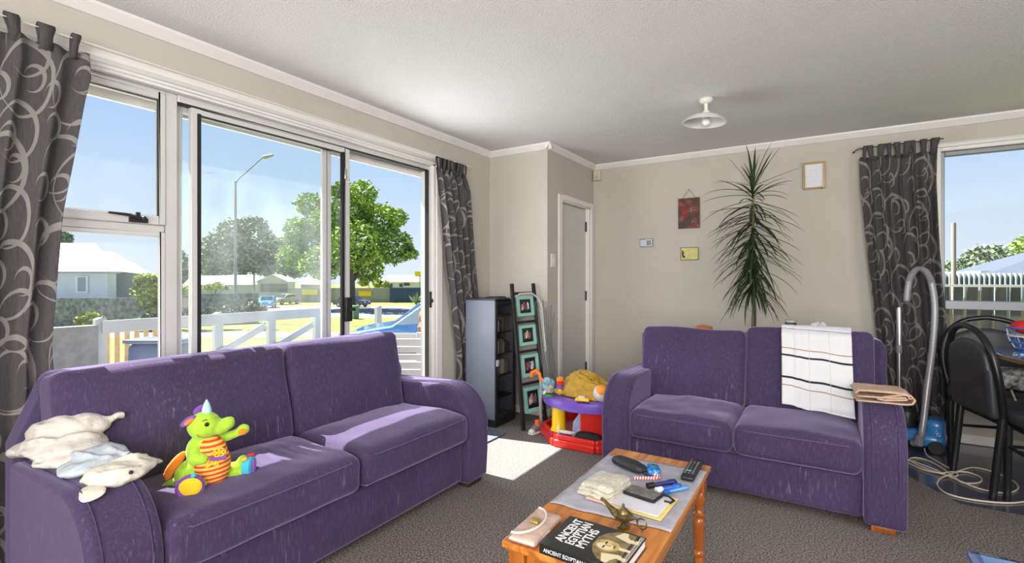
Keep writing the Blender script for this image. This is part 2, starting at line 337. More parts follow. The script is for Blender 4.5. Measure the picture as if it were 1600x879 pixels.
sash = struct('awning_sash', frame_yz(XF-.03, XF+.012, OY0+.06, 1.143, 1.475, OZ-.03, .028, .03, .042), M['alu'], win1, bevel=.004)
struct('gasket', frame_yz(XF-.012, XF+.004, OY0+.088, 1.117, 1.515, OZ-.058, .004), M['seal'], sash, smooth=False)
struct('glass_pane', B(XF-.012, XF-.007, OY0+.085, 1.12, 1.51, OZ-.055), M['glass'], sash, smooth=False)
struct('glass_pane', B(XF-.012, XF-.007, OY0+.085, 1.12, .08, 1.415), M['glass'], win1, smooth=False)
struct('glazing_bead', frame_yz(XF-.02, XF+.008, OY0+.06, 1.143, .06, 1.44, .022), M['alu'], win1, bevel=.003)
h = MB(); h.box(XF+.012, XF+.02, .99, 1.065, 1.478, 1.50); h.tube([(XF+.026, 1.045, 1.495), (XF+.028, .98, 1.510), (XF+.026, .91, 1.513)], [.009, .007, .005]); h.ell((XF+.026, 1.045, 1.497), .013); h.box(XF+.018, XF+.03, 1.015, 1.03, 1.50, 1.525)
struct('window_handle', h, M['black'], win1)
# ---------------------------------------------------------------- door_1: aluminium slider, pushed open to the left
dr1 = tag(bpy.data.objects.new('door_1', None), kind='structure'); COL.objects.link(dr1)
fr = MB(); fr.box(XF-.07, XF+.012, 1.197, OY1-.02, OZ-.045, OZ-.012); fr.box(XF-.07, XF+.012, 3.034, OY1-.02, 0, OZ-.045); fr.box(XF-.07, XF+.012, 1.197, 3.034, 0, .03); struct('door_frame', fr, M['alu'], dr1, bevel=.004)
sl = MB(); sl.box(XF-.072, XF+.002, 1.197, 3.034, OZ-.053, OZ-.045); sl.box(XF-.02, XF+.016, 3.026, 3.034, .03, OZ-.05); struct('seal_strip', sl, M['seal'], dr1, smooth=False)
st = MB(); st.box(XF+.012, XF+.03, 3.045, 3.06, .98, 1.11); st.box(XF+.012, XF+.045, 3.048, 3.06, 1.02, 1.05); struct('door_latch', st, M['black'], dr1, bevel=.003)
fx = struct('fixed_panel', frame_yz(XF-.065, XF-.035, 1.20, 2.135, .03, OZ-.05, .034, .03, .05), M['alu'], dr1, bevel=.003)
struct('glass_pane', B(XF-.052, XF-.047, 1.23, 2.07, .08, OZ-.08), M['dusty'], fx, smooth=False)
g_ = MB(); g_.box(XF-.05, XF-.03, 2.062, 2.098, .06, OZ-.075); struct('stile_cover', g_, M['alu'], fx, bevel=.003)
sd_ = struct('sliding_panel', frame_yz(XF-.022, XF+.010, 1.258, 2.250, .03, OZ-.055, .040, .03, .06), M['alu'], dr1, bevel=.003)
g_ = MB(); g_.box(XF-.024, XF+.013, 1.286, 1.304, .06, OZ-.08); g_.box(XF-.01, XF+.011, 2.186, 2.206, .08, OZ-.08); g_.box(XF-.01, XF+.009, 1.30, 2.20, OZ-.092, OZ-.085); struct('gasket', g_, M['seal'], sd_, smooth=False)
struct('glass_pane', B(XF-.008, XF-.003, 1.30, 2.21, .08, OZ-.08), M['glass'], sd_, smooth=False)
h = MB(); h.box(XF+.010, XF+.04, 2.198, 2.248, .93, 1.09); h.box(XF+.04, XF+.06, 2.215, 2.26, 1.0, 1.02); struct('door_lock', h, M['black'], sd_, bevel=.004)
h = MB(); h.box(XF+.010, XF+.016, 2.205, 2.22, 1.88, 1.95); h.box(XF+.010, XF+.018, 2.235, 2.245, 1.86, 1.885); struct('pull_clip', h, M['chrome'], sd_, bevel=.002)
# ---------------------------------------------------------------- door_2: cupboard door in the short wall
dr2 = tag(bpy.data.objects.new('door_2', None), kind='structure'); COL.objects.link(dr2)
a_ = MB(); a_.box(XJ, XJ+.016, 4.05, DY0, 0, DZ+.045); a_.box(XJ, XJ+.016, DY0, 4.862, DZ, DZ+.045); a_.box(XJ, XJ+.016, DY1, 4.862, 0, DZ); struct('architrave', a_, M['trim'], dr2, bevel=.004)
a_ = MB(); a_.box(XJ-.1, XJ, DY0, DY0+.015, 0, DZ); a_.box(XJ-.1, XJ, DY1-.02, DY1, 0, DZ); a_.box(XJ-.1, XJ, DY0, DY1, DZ-.015, DZ); struct('door_jamb', a_, M['trim'], dr2, smooth=False)
lf = struct('door_leaf', B(XJ-.075, XJ-.04, DY0+.018, DY1-.022, .01, DZ-.02), M['doorwhite'], dr2, bevel=.003)
for z in (.25, .985, 1.70): struct('hinge', B(XJ-.045, XJ-.028, DY1-.036, DY1-.014, z, z+.10), M['black'], dr2, bevel=.003)
struct('door_catch', B(XJ-.04, XJ-.022, DY0+.03, DY0+.045, .96, 1.02), M['black'], dr2, bevel=.003)
# ---------------------------------------------------------------- window_2: dining window
win2 = tag(bpy.data.objects.new('window_2', None), kind='structure'); COL.objects.link(win2)
def frame_xz(x0, x1, y0, y1, z0, z1, w):
    m_ = MB(); m_.box(x0, x0+w, y0, y1, z0, z1); m_.box(x1-w, x1, y0, y1, z0, z1); m_.box(x0+w, x1-w, y0, y1, z1-w, z1); m_.box(x0+w, x1-w, y0, y1, z0, z0+w); return m_
fr = frame_xz(WX0, WX1, YB+.03, YB+.09, WZ0, WZ1, .03); fr.box(WX0+.03, WX1-.03, YB+.03, YB+.09, .985, 1.05); fr.box(1.62, 1.66, YB+.03, YB+.09, 1.05, WZ1-.03); struct('window_frame', fr, M['alu_backlit'], win2, bevel=.004)
struct('glass_pane', B(WX0+.03, WX1-.03, YB+.055, YB+.06, 1.05, WZ1-.03), M['glass'], win2, smooth=False)
struct('glass_pane', B(WX0+.03, WX1-.03, YB+.055, YB+.06, WZ0+.03, .985), M['glass'], win2, smooth=False)
a_ = frame_xz(WX0-.06, WX1+.06, YB-.018, YB, WZ0-.06, WZ1+.06, .06); a_.box(WX0-.0, WX1, YB, YB+.03, WZ0, WZ0+.012); struct('window_surround', a_, M['trim'], win2, bevel=.005)
struct('window_head_rail', B(WX0-.05, WX1+.05, YB-.035, YB-.018, WZ1+.025, WZ1+.05), M['alu'], win2, bevel=.004)

# ================================================================ sofas
def make_sofa(name, label, Wd, n, depth, loc, rz, aw=.185, hs=(.28, .445), back_h=.87, tops=None, arm_h=.585, base_y=.05, spread=(0, 0), cham=(.1, .25), bcd=.30, bct=.20, foot=None):
    t = thing(name, label, 'sofa', loc, rz); V = M['velour']; x0, x1 = -Wd/2, Wd/2
    # arm: flat top that rolls over and down the front
    rr = .23; prof = [(depth-.12, .03), (depth-.12, arm_h-.02)]
    prof += [(rr+(1-math.sin(a))*0-rr*math.sin(a), arm_h-rr+rr*math.cos(a)) for a in [R(q) for q in range(0, 91, 9)]]
    prof += [(.0, .2), (.010, .03)]
    for s_ in (-1, 1):
        xa, xb = (x0, x0+aw) if s_ < 0 else (x1-aw, x1); am = obj('arm', MB().prism([(u, v) for u, v in prof], xa, xb), V, t, bevel=.022, seg=4)
        pp = [(0 if False else u-.001, v+.0) for u, v in prof[1:-1]]
        for xx in (xa+.034, xb-.034):
            obj('piping', MB().tube([(xx, u+(.0022 if v < arm_h-.05 else 0)-.003, v+.001) for u, v in pp], .0022, 6), M['velour'], am)
        obj('foot', MB().prism([(.035, 0), (.12, 0), (.14, .031), (.02, .031)], xa+.03, xb-.045), foot or M['pine_v'], t, bevel=.003)
    for s_ in (-1, 1): obj('foot', B(s_*(Wd/2-.1)-.04, s_*(Wd/2-.1)+.04, depth-.14, depth-.06, 0, .05), M['pine_v'], t, bevel=.004)
    obj('base', B(x0+aw, x1-aw, base_y, depth-.1, .045, hs[0]-.005), V, t, bevel=.02, seg=3)
    bz = back_h-.012
    obj('back_frame', MB().prism([(x0+.012, .05), (x0+.012, bz-cham[1]), (x0+.012+cham[0], bz), (x1-.012-cham[0], bz), (x1-.012, bz-cham[1]), (x1-.012, .05)], depth-.15, depth, 'y'), V, t, bevel=.03, seg=4)
    cw = (Wd-2*aw)/n
    for i in range(n):
        cx = x0+aw+cw*(i+.5); sk = 5+i*3.1
        def fs(p, q, sk=sk):
            if q[2] > .2: p = p+Vector((0, 0, (.0045*math.sin(p.x*85+p.y*22)*math.exp(-((p.x-.12)/.17)**2-((p.y+.02)/.12)**2) if (i == 0 and depth < .9) else 0)+.010*N3(p.x*5+sk, p.y*5, 0)+.005*N3(p.x*14+sk, p.y*9, 3)))
            return p+Vector((0, .006*N3(p.x*6+sk, p.z*9, 1), 0))
        c = obj('seat_cushion', MB().rbox((cx, .015+(depth-.30)/2, (hs[0]+hs[1])/2), (cw-.006, depth-.26, hs[1]-hs[0]), .045, 40 if i == 0 else 16, .022, fn=fs), V, t)
        zz = hs[1]-.018; yy = .015+(depth-.30)/2-(depth-.26)/2
        obj('piping', MB().tube([(cx+k*(cw/2-.045), yy-.004+.04*max(0, abs(k)-.97)/.03-.004*(1-k*k), zz-.006) for k in [j/12-1 for j in range(25)]], .0026, 6), M['piping'], c)
        tp = (tops or [back_h]*n)[i]; hb = tp-hs[1]+.05; xe0, xe1 = cx-cw/2, cx+cw/2
        if i == 0: xe0 -= spread[0]
        if i == n-1: xe1 += spread[1]
        mx = Matrix.Rotation(R(-11), 4, 'X')
        def fb(p, q, sk=sk):
            return p+Vector((0, .014*N3(p.x*3+sk, p.z*4, 0)+.006*N3(p.x*9+sk, p.z*8, 3)-(.03*(1-q[0]**2)*(1-q[2]**2) if q[1] < -.2 else 0), .012*N3(p.x*4+sk, 2, 0)*(1 if q[2] > 0 else 0)))
        bc = MB().rbox((0, 0, 0), (xe1-xe0-.006, bct, hb), .040, 18, .004, fn=fb); bc.v = [mx @ Vector(v)+Vector(((xe0+xe1)/2, depth-bcd, hs[1]-.045+hb/2)) for v in bc.v]
        bo = obj('back_cushion', bc, V, t)
        # seam round the front of the cushion
        lp = []; hw, hh = (xe1-xe0)/2-.035, hb/2-.032
        for k in range(48):
            a = 2*PI*k/48; ca, sa = math.cos(a), math.sin(a); f = 1/((abs(ca)**9+abs(sa)**9)**(1/9)); px, pz = ca*f*hw, sa*f*hh
            lp.append(mx @ Vector((px, -bct/2+.009+.014*N3(px*3+sk, pz*4, 0)+.006*N3(px*9+sk, pz*8, 3), pz))+Vector(((xe0+xe1)/2, depth-bcd, hs[1]-.045+hb/2)))
        obj('piping', MB().tube(lp, .0026, 6, closed=True), M['piping'], bo)
    return t
# long one against the sliding door: local -y is its front, which looks to +X in the room
make_sofa('sofa', 'long purple velour sofa under the sliding door, plush dragon on its seat', 1.93, 2, .85, (-1.715, 1.50, 0), PI/2, aw=.19, hs=(.28, .450), back_h=.875, spread=(.12, -.012), bcd=.245, bct=.18, foot=mat('dark_wood_foot', (.05, .025, .015), .4))
make_sofa('loveseat', 'small purple velour two-seat sofa with a striped towel over its back', 1.51, 2, .92, (-.422, 2.915, 0), 0, aw=.17, hs=(.255, .425), back_h=.86, tops=[.865, .895], arm_h=.60, spread=(.085, .085), base_y=.045, cham=(.03, .05))

# ================================================================ coffee table
TX0, TX1, TY0, TY1, TZ = -.832, -.405, 1.262, 2.236, .42
ct = thing('coffee_table', 'orange varnished pine coffee table with turned legs in front of the loveseat', 'coffee table', ((TX0+TX1)/2, (TY0+TY1)/2, 0)); cw, cl = (TX1-TX0)/2, (TY1-TY0)/2
tp = MB(); tp.box(-cw, cw, -cl, cl, TZ-.020, TZ); tp.box(-cw+.006, cw-.006, -cl+.006, cl-.006, TZ-.027, TZ-.020); obj('tabletop', tp, M['pine'], ct, bevel=.006, seg=3)
for sx in (-1, 1):
    obj('apron', B(sx*(cw-.04)-.01, sx*(cw-.04)+.01, -cl+.08, cl-.08, TZ-.105, TZ-.027), M['pine'], ct, bevel=.003)
for sy in (-1, 1):
    ap = MB().prism([(-cw+.07, TZ-.027), (-cw+.07, TZ-.10), (-cw+.11, TZ-.105), (-.1, TZ-.075), (0, TZ-.07), (.1, TZ-.075), (cw-.11, TZ-.105), (cw-.07, TZ-.10), (cw-.07, TZ-.027)], sy*(cl-.04)-.01, sy*(cl-.04)+.01, 'y'); obj('apron', ap, M['pine_v'], ct, bevel=.003)
lp = [(.013, 0), (.018, .015), (.020, .03), (.016, .045), (.024, .055), (.024, .066), (.016, .075), (.0205, .095), (.024, .18), (.0245, .205), (.018, .212), (.026, .220), (.026, .228), (.018, .235), (.015, .25), (.023, .275), (.027, .295), (.022, .315), (.016, .325)]
for sx in (-1, 1):
    for sy in (-1, 1):
        m_ = MB(); m_.lathe(lp, 24, (sx*(cw-.042), sy*(cl-.042), 0)); m_.box(sx*(cw-.042)-.026, sx*(cw-.042)+.026, sy*(cl-.042)-.026, sy*(cl-.042)+.026, .325, TZ-.027); obj('leg', m_, M['pine_v'], ct)
# grey placemat cloth
M['greycloth'] = mat('grey_placemat', rgb(168, 166, 176), .9, var=.12, vscale=25, bump=.3, bscale=300)
def cl_(u, v):
    x = lerp(-.822, -.412, u)+.006*N3(v*6, u*2, 2)+(.006 if u > .95 else 0); y = lerp(1.560, 2.135, v)+.010*N3(u*5, 1, 4)-.012*(1-u)*(v > .9)+.025*u*v+.02*u*(1-v); z = TZ+.0035+.0018*N3(u*9, v*9, 0)
    return (x, y, z, u, v)
tag(obj('placemat_cloth', MB().grid(cl_, 24, 28), M['greycloth'], solid=.0022), 'pale grey cloth spread over the far half of the coffee table', 'cloth')
CZ = TZ+.0075
# ---- book
bk = thing('book', 'thick black hardback with a gold pharaoh face at the near end of the coffee table', 'book', (-.572, 1.360, TZ), R(90-1.5)); M['cover'] = mat('book_cover', (.012, .014, .015), .28, coat=.5); M['pages'] = mat('book_pages', (.74, .72, .68), .8, var=.06, vscale=60, stretch=(1, 1, 20))
gold = mat('cover_gold', (.50, .36, .12), .4, coat=.4, var=.3, vscale=30); cream = mat('cover_cream', (.72, .62, .40), .4, coat=.4); white = mat('white_lettering', (.80, .80, .82), .5); dgold = mat('cover_olive', (.20, .15, .06), .4, coat=.4, var=.4, vscale=40)
bw, bh, bt = .098, .126, .030
c_ = MB(); c_.box(-bw, bw, -bh, bh, bt-.003, bt); c_.box(-bw, bw, -bh, bh, 0, .003); c_.box(-bw-.003, -bw+.003, -bh, bh, 0, bt); obj('cover', c_, M['cover'], bk, bevel=.0012)
obj('page_block', B(-bw+.003, bw-.004, -bh+.004, bh-.004, .003, bt-.003), M['pages'], bk, smooth=False)
def flat(name, pts, z, m_, par, th=.0005): return obj(name, MB().prism(pts, z, z+th, 'z'), m_, par, smooth=False)
def oval(cx, cy, rx, ry, n=28, a0=0, a1=2*PI, rot=0):
    r_ = []
    for k in range(n):
        a = a0+(a1-a0)*k/n; x, y = rx*math.cos(a), ry*math.sin(a); r_.append((cx+x*math.cos(rot)-y*math.sin(rot), cy+x*math.sin(rot)+y*math.cos(rot)))
    return r_
for i, s_ in enumerate(('ANCIENT', 'EGYPTIAN', 'MYTHS')): text('cover_lettering', s_, .040, white, bk, (-.060, .073-.034*i, bt+.0006), (0, 0, 0), ext=.0003, font_w=(.86, .78, .92)[i], bold=.0006)
text('spine_lettering', 'ANCIENT EGYPTIAN MYTHS', .016, white, bk, (-bw-.0036, .112, bt*.28), (PI/2, 0, -PI/2), ext=.0003, font_w=.85)
z_ = bt+.0001
flat('headdress', [(-.082, -.045), (-.055, -.02), (-.02, -.005), (.03, -.005), (.062, -.02), (.088, -.05), (.090, -.10), (.055, -.11), (-.06, -.11), (-.09, -.09)], z_, dgold, bk, .0002)
flat('headdress_stripe', [(-.088, -.06), (-.05, -.045), (-.035, -.09), (-.045, -.118), (-.06, -.118), (-.055, -.09), (-.07, -.08), (-.09, -.075)], z_+.0002, cream, bk, .0002)
flat('headdress_stripe', [(.088, -.06), (.055, -.045), (.04, -.09), (.045, -.118), (.065, -.118), (.06, -.09), (.07, -.08), (.09, -.075)], z_+.0002, cream, bk, .0002)
flat('face', oval(-.005, -.045, .030, .037), z_+.0004, gold, bk, .0002); flat('face_highlight', oval(-.012, -.042, .017, .026), z_+.0006, cream, bk, .0002)
for sx in (-1, 1): flat('eye', oval(-.005+sx*.012, -.038, .008, .003), z_+.0008, M['cover'], bk, .0002)
flat('nose', [(-.008, -.038), (-.002, -.038), (0, -.056), (-.010, -.056)], z_+.0008, gold, bk, .0002); flat('mouth', oval(-.005, -.066, .009, .0022), z_+.0008, M['cover'], bk, .0002)
flat('beard', [(-.012, -.08), (.004, -.08), (.002, -.112), (-.010, -.112)], z_+.0006, cream, bk, .0002)
for k in range(4): flat('cover_band', [(-.096+.05*k, -.100-.004*(k % 2)), (-.060+.05*k, -.100), (-.060+.05*k, -.106), (-.096+.05*k, -.106)], z_+.001, M['cover'], bk, .0002)
for k in range(3): flat('cover_band', [(-.09, -.112-.004*k), (.09, -.112-.004*k), (.09, -.1135-.004*k), (-.09, -.1135-.004*k)], z_+.0012, cream if k % 2 else white, bk, .0001)
# ---- clutch purse
pu = thing('clutch_purse', 'dusty pink clutch purse with gold clasp beside the black book', 'purse', (-.768, 1.368, TZ), R(2)); pk = plain('pink_suede', 186, 160, 148, rough=.9, var=.15, vscale=30, bump=.3); pk2 = plain('cream_edging', 214, 200, 190, rough=.7)
obj('body', MB().rbox((0, 0, .011), (.088, .195, .022), .009, 8, .004), pk, pu)
fl = [(-.042, -.095), (-.042, .095)]+[(-.042+.062*math.sin(a)*1.0, .095*math.cos(a)) for a in [R(q) for q in range(8, 173, 8)]]
f_ = obj('flap', MB().prism([(x, y) for x, y in fl][::-1], .0235, .027, 'z'), pk, pu, bevel=.001)
obj('flap_trim', MB().tube([(-.040+.058*math.sin(a), .092*math.cos(a), .0285) for a in [R(q) for q in range(0, 181, 6)]], .0035, 8), pk2, f_)
obj('edge_trim', MB().tube([(-.043, -.097, .012), (.040, -.097, .012), (.044, 0, .012)], .004, 8), pk2, pu)
cg = obj('clasp', MB().rbox((-.005, 0, .031), (.030, .028, .008), .003, 4), mat('brass', (.72, .55, .16), .3, metal=.9), pu)
# ---- genie lamp
gl = thing('oil_lamp_ornament', 'small brass genie oil lamp standing at the edge of the grey cloth', 'ornament', (-.545, 1.538, TZ+.001), R(-12)); br = mat('aged_brass', (.17, .125, .05), .36, metal=.75, var=.4, vscale=60)
obj('bowl', MB().lathe([(.020, 0), (.021, .003), (.012, .008), (.006, .014), (.008, .018), (.022, .024), (.030, .034), (.031, .040), (.026, .045), (.012, .049)], 24), br, gl)
obj('spout', MB().tube([(-.018, 0, .032), (-.035, 0, .038), (-.055, 0, .050), (-.072, 0, .062), (-.084, 0, .064)], [.015, .012, .007, .005, .0055]), br, gl)
obj('lid', MB().lathe([(.019, .047), (.017, .053), (.009, .060), (.003, .066), (.005, .070), (.001, .076)], 20), br, gl)
obj('handle', MB().tube([(.024, 0, .034), (.040, 0, .042), (.050, 0, .040)], [.008, .005, .004]).tube([(.066+.016*math.cos(a), 0, .032+.016*math.sin(a)) for a in [2*PI*k/20 for k in range(20)]], .0028, 8, closed=True).tube([(.066, 0, .016), (.067, 0, .006)], .003), br, gl)
# ---- papers, notebook, wallet
nb = thing('notepad', 'white notepad with yellow edges lying under the grey wallet', 'notepad', (-.545, 1.715, CZ), R(-3))
obj('yellow_cover', B(-.105, .100, -.085, .105, 0, .0035), plain('pale_yellow_card', 228, 205, 120, rough=.7), nb, bevel=.001)
obj('top_sheet', B(-.095, .085, -.070, .100, .0035, .0065), plain('white_paper', 214, 214, 222, rough=.8), nb, bevel=.0008)
obj('edge_strip', B(-.175, .0, -.078, -.062, .0, .006), plain('orange_edge', 205, 175, 160), nb, bevel=.001)
wa = thing('wallet', 'flat grey metallic wallet with black rim on the notepad', 'wallet', (-.552, 1.768, CZ+.007), R(-10)); obj('body', MB().rbox((0, 0, .006), (.122, .078, .012), .004, 6), M['black'], wa)
obj('top_panel', MB().rbox((0, 0, .0115), (.112, .068, .003), .0015, 4), mat('pewter', (.22, .21, .20), .35, metal=.5, var=.35, vscale=50), wa)
obj('strap', MB().tube([(.055, .03, .008), (.080, .034, .010), (.105, .026, .004), (.10, .008, .001), (.078, .006, .001)], .004, 8), M['black'], wa)
wc = plain('white_lace_cloth', 205, 200, 184, rough=.95, var=.14, vscale=70, bump=.9, bscale=160)
def fold(p, q): return p+Vector((.008*N3(p.y*40, p.z*60, 1), .010*N3(p.x*35, p.z*70, 2), .005*N3(p.x*25, p.y*25, 3)))
fc = thing('folded_lace_cloth', 'folded creamy white lace cloth on the left of the grey cloth', 'cloth', (-.690, 1.745, CZ), R(-8))
for k in range(3): obj('fold_layer', MB().rbox((.004*k, -.003*k, .008+.0155*k), (.135-.006*k, .170-.008*k, .017), .008, 14, .004, fn=lambda p, q, k=k: fold(p+Vector((0, 0, 0)), q)), wc, fc)
# sunglasses case
sc = thing('glasses_case', 'black leather sunglasses case at the far end of the coffee table', 'case', (-.690, 2.015, CZ), R(-24)); lea = mat('black_leather', (.022, .022, .024), .5, var=.4, vscale=40, bump=.4, bscale=120)
obj('body', MB().rbox((0, 0, .014), (.165, .070, .028), .014, 10, .006, fn=lambda p, q: (p.x, p.y*(1-.35*abs(q[0])**2), p.z+.002*N3(p.x*30, p.y*30, 0))), lea, sc)
obj('loop', MB().tube([(.08, .0, .012), (.10, .02, .022), (.118, .022, .016), (.112, .0, .004), (.09, -.015, .006)], .0035, 8), lea, sc)
# pens and lighters
def pen(name, label, cat, c, c2, x, y, rz, L=.13, r=.005, z=0):
    t = thing(name, label, cat, (x, y, CZ+z), rz); obj('barrel', MB().tube([(-L/2, 0, r), (L*.18, 0, r), (L*.2, 0, r*1.15), (L*.42, 0, r*1.1), (L/2, 0, r*.5)], [r*.8, r, r*1.15, r*1.1, r*.4], 12), c, t); obj('cap', MB().tube([(-L/2-.002, 0, r), (-L*.30, 0, r)], r*1.25, 12), c2, t); return t
blue = mat('blue_plastic', (.02, .10, .45), .3, coat=.4); lblue = mat('light_blue_plastic', (.08, .30, .62), .3, coat=.4); navy = mat('navy_plastic', (.010, .02, .14), .3, coat=.4)
st_ = mat('striped_straw', (.8, .8, .8), .5); n, l, b = sh(st_); t_ = n.new('ShaderNodeTexCoord'); mp = n.new('ShaderNodeMapping'); mp.inputs['Rotation'].default_value = (0, 0, R(35)); l.new(t_.outputs['Object'], mp.inputs[0]); wv = n.new('ShaderNodeTexWave'); wv.inputs['Scale'].default_value = 38; l.new(mp.outputs[0], wv.inputs[0])
l.new(mixc(n, l, mth(n, l, 'GREATER_THAN', wv.outputs[0], .5), (.8, .78, .78), (.65, .03, .03)), b.inputs['Base Color'])
tag(obj('candy_cane', MB().tube([(-.05, 0, .006), (.03, .004, .006), (.05, .01, .007), (.056, .026, .008), (.046, .036, .008), (.034, .03, .007)], .0062, 10), st_, loc=(-.590, 1.925, CZ+.001), rz=R(28)), 'red and white striped stick lying between the black case and the pens', 'candy cane')
pen('marker_pen', 'dark navy marker pen in the middle of the blue pens', 'pen', navy, M['black'], -.520, 1.905, R(50), .13, .009)
pen('lighter', 'bright blue barrel with white end, nearest of the blue pens', 'pen', blue, plain('white_plastic', 220, 225, 235, rough=.3), -.487, 1.878, R(52), .115, .009)
pen('pen', 'light blue pen lying nearest the right edge of the grey cloth', 'pen', lblue, blue, -.462, 1.885, R(56), .12, .006)
tag(obj('blue_wrapper', MB().rbox((0, 0, .014), (.05, .07, .028), .01, 8, .004, fn=lambda p, q: p+Vector((.008*N3(p.y*70, p.z*50, 0), .008*N3(p.x*70, p.z*50, 3), .006*N3(p.x*60, p.y*60, 5) if q[2] > 0 else 0))), mat('blue_foil', (.03, .20, .50), .3, metal=.3, var=.6, vscale=70), loc=(-.585, 2.005, CZ), rz=.4), 'crumpled bright blue wrapper beside the black glasses case', 'wrapper')
# remote
rm = thing('remote_control', 'black television remote at the far right corner of the coffee table', 'remote', (-.455, 2.108, CZ), R(2)); obj('body', MB().rbox((0, 0, .010), (.050, .225, .020), .007, 10, .003), M['black'], rm)
bt_ = MB()
for j in range(9):
    for i in range(3): bt_.ell((-.014+.014*i, -.075+.017*j, .0215), (.0045, .0045, .0022), 8, 5)
obj('buttons', bt_, plain('grey_button', 120, 120, 122, rough=.6), rm); obj('teal_button', MB().rbox((-.004, -.050, .0225), (.020, .007, .003), .001, 3), plain('teal', 60, 170, 160), rm); obj('red_button', MB().ell((-.015, .085, .022), (.004, .004, .002), 8, 5), plain('red_b', 180, 40, 40), rm)

# ================================================================ plush dragon on the sofa
lime = mat('lime_plush', (.40, .66, .045), .95, sheen=.5, sheen_tint=(.8, 1, .5), var=.12, vscale=40, bump=.5, bscale=260)
dg = thing('plush_dragon', 'lime green plush dragon with an orange striped belly sitting on the long sofa', 'stuffed toy', (-1.950, .965, .436), R(62))
bd = MB(); q = bd.ell
q((-.008, .01, .075), (.070, .058, .082)); q((-.02, .01, .14), (.054, .046, .065)); q((-.06, .01, .06), (.05, .04, .05)); q((-.014, 0, .235), (.056, .050, .052)); q((.03, 0, .222), (.045, .034, .030)); q((.062, 0, .232), (.026, .028, .024)); q((.072, 0, .242), (.014, .02, .014))
for k in range(7): q((lerp(-.045, -.04, k/6), lerp(-.01, -.055, k/6), lerp(.16, .13, k/6)), .024-.0*k)      # near arm
q((-.02, -.058, .128), (.026, .02, .02))
for k in range(8): q((lerp(.02, .105, k/7), lerp(.02, .03, k/7), lerp(.165, .185, k/7)), lerp(.020, .016, k/7))   # far arm
q((.115, .03, .192), (.024, .018, .022))
for k in range(8): q((lerp(.03, .12, k/7), lerp(.02, .03, k/7), lerp(.040, .036, k/7)), lerp(.036, .032, k/7))   # far leg
q((.115, .03, .062), (.024, .028, .03))
for k in range(7): q((lerp(-.02, -.045, k/6), lerp(-.02, -.085, k/6), lerp(.035, .036, k/6)), .030)       # near leg
for k in range(8): q((lerp(-.04, -.135, k/7), lerp(.02, .03, k/7), lerp(.05, .022, k/7)), lerp(.034, .014, k/7))  # tail
obj('body', bd, lime, dg, remesh=.0052)
strp = mat('striped_belly', (.8, .3, .05), .9); n, l, b = sh(strp); t_ = n.new('ShaderNodeTexCoord'); mp = n.new('ShaderNodeMapping'); mp.inputs['Rotation'].default_value = (0, R(-86), 0); l.new(t_.outputs['Object'], mp.inputs[0]); wv = n.new('ShaderNodeTexWave'); wv.inputs['Scale'].default_value = 19; wv.inputs['Distortion'].default_value = .3; l.new(mp.outputs[0], wv.inputs[0])
l.new(mixc(n, l, mth(n, l, 'GREATER_THAN', wv.outputs[0], .45), (.62, .05, .02), (.85, .48, .08)), b.inputs['Base Color'])
be = MB(); be.ell((.012, -.014, .088), (.062, .056, .086), 28, 18); be.ell((.010, -.014, .135), (.052, .046, .060), 24, 14); obj('belly', be, strp, dg, remesh=.005)
horn = mat('pale_blue_felt', (.42, .62, .72), .9); obj('horn', MB().lathe([(.017, 0), (.015, .015), (.010, .032), (.002, .048)], 14, (-.006, 0, .282)), horn, dg)
pur = mat('purple_plush', (.20, .07, .36), .9, sheen=.3); org = mat('orange_plush', (.85, .22, .02), .9, sheen=.3); yel = mat('yellow_plush', (.85, .50, .02), .9, sheen=.3); teal = mat('blue_plush', (.05, .42, .62), .9, sheen=.3)
er = obj('ear', MB().ell((-.062, -.02, .262), (.028, .010, .014), mx=Matrix.Rotation(R(-35), 3, 'Y')), pur, dg); obj('ear_lining', MB().ell((-.060, -.028, .261), (.018, .005, .008), mx=Matrix.Rotation(R(-35), 3, 'Y')), org, er)
obj('ear', MB().ell((-.030, .045, .285), (.024, .010, .014), mx=Matrix.Rotation(R(-35), 3, 'Y')), pur, dg)
obj('eye', MB().ell((-.004, -.046, .248), (.0078, .005, .0078)), mat('eye_black', (.005, .005, .006), .1), dg)
obj('eyebrow', MB().tube([(-.018, -.046, .262), (-.010, -.047, .266), (-.002, -.046, .265)], .0012, 6), M['black'], dg)
obj('smile', MB().tube([(-.035, -.044, .215), (-.028, -.045, .206), (-.012, -.043, .200), (.006, -.040, .200), (.03, -.034, .204)], .0012, 6), mat('smile_thread', (.25, .12, .03), .8), dg)
wg = MB(); wg.ell((-.105, .01, .105), (.018, .012, .055), mx=Matrix.Rotation(R(38), 3, 'Y')); wg.ell((-.118, .01, .075), (.012, .010, .035), mx=Matrix.Rotation(R(30), 3, 'Y')); obj('wing', wg, org, dg, remesh=.005)
ft = obj('near_foot', MB().lathe([(.01, -.014), (.040, -.012), (.046, 0), (.040, .012), (.01, .014)], 26, mx=Matrix.Translation((-.052, -.098, .046)) @ Matrix.Rotation(R(80), 4, 'X') @ Matrix.Rotation(R(12), 4, 'Y')), pur, dg)
obj('foot_pad', MB().ell((-.052, -.113, .052), (.037, .008, .033)), yel, ft)
for px, pz, mm in ((-.078, .07, pur), (-.03, .088, teal)): obj('toe', MB().ell((px-.012, -.10, pz), .009), mm, ft)
f2 = obj('far_foot', MB().lathe([(.02, -.018), (.037, -.014), (.037, .012), (.03, .016)], 22, mx=Matrix.Translation((.135, .02, .050)) @ Matrix.Rotation(R(90), 4, 'Y') @ Matrix.Rotation(R(25), 4, 'X')), teal, dg)
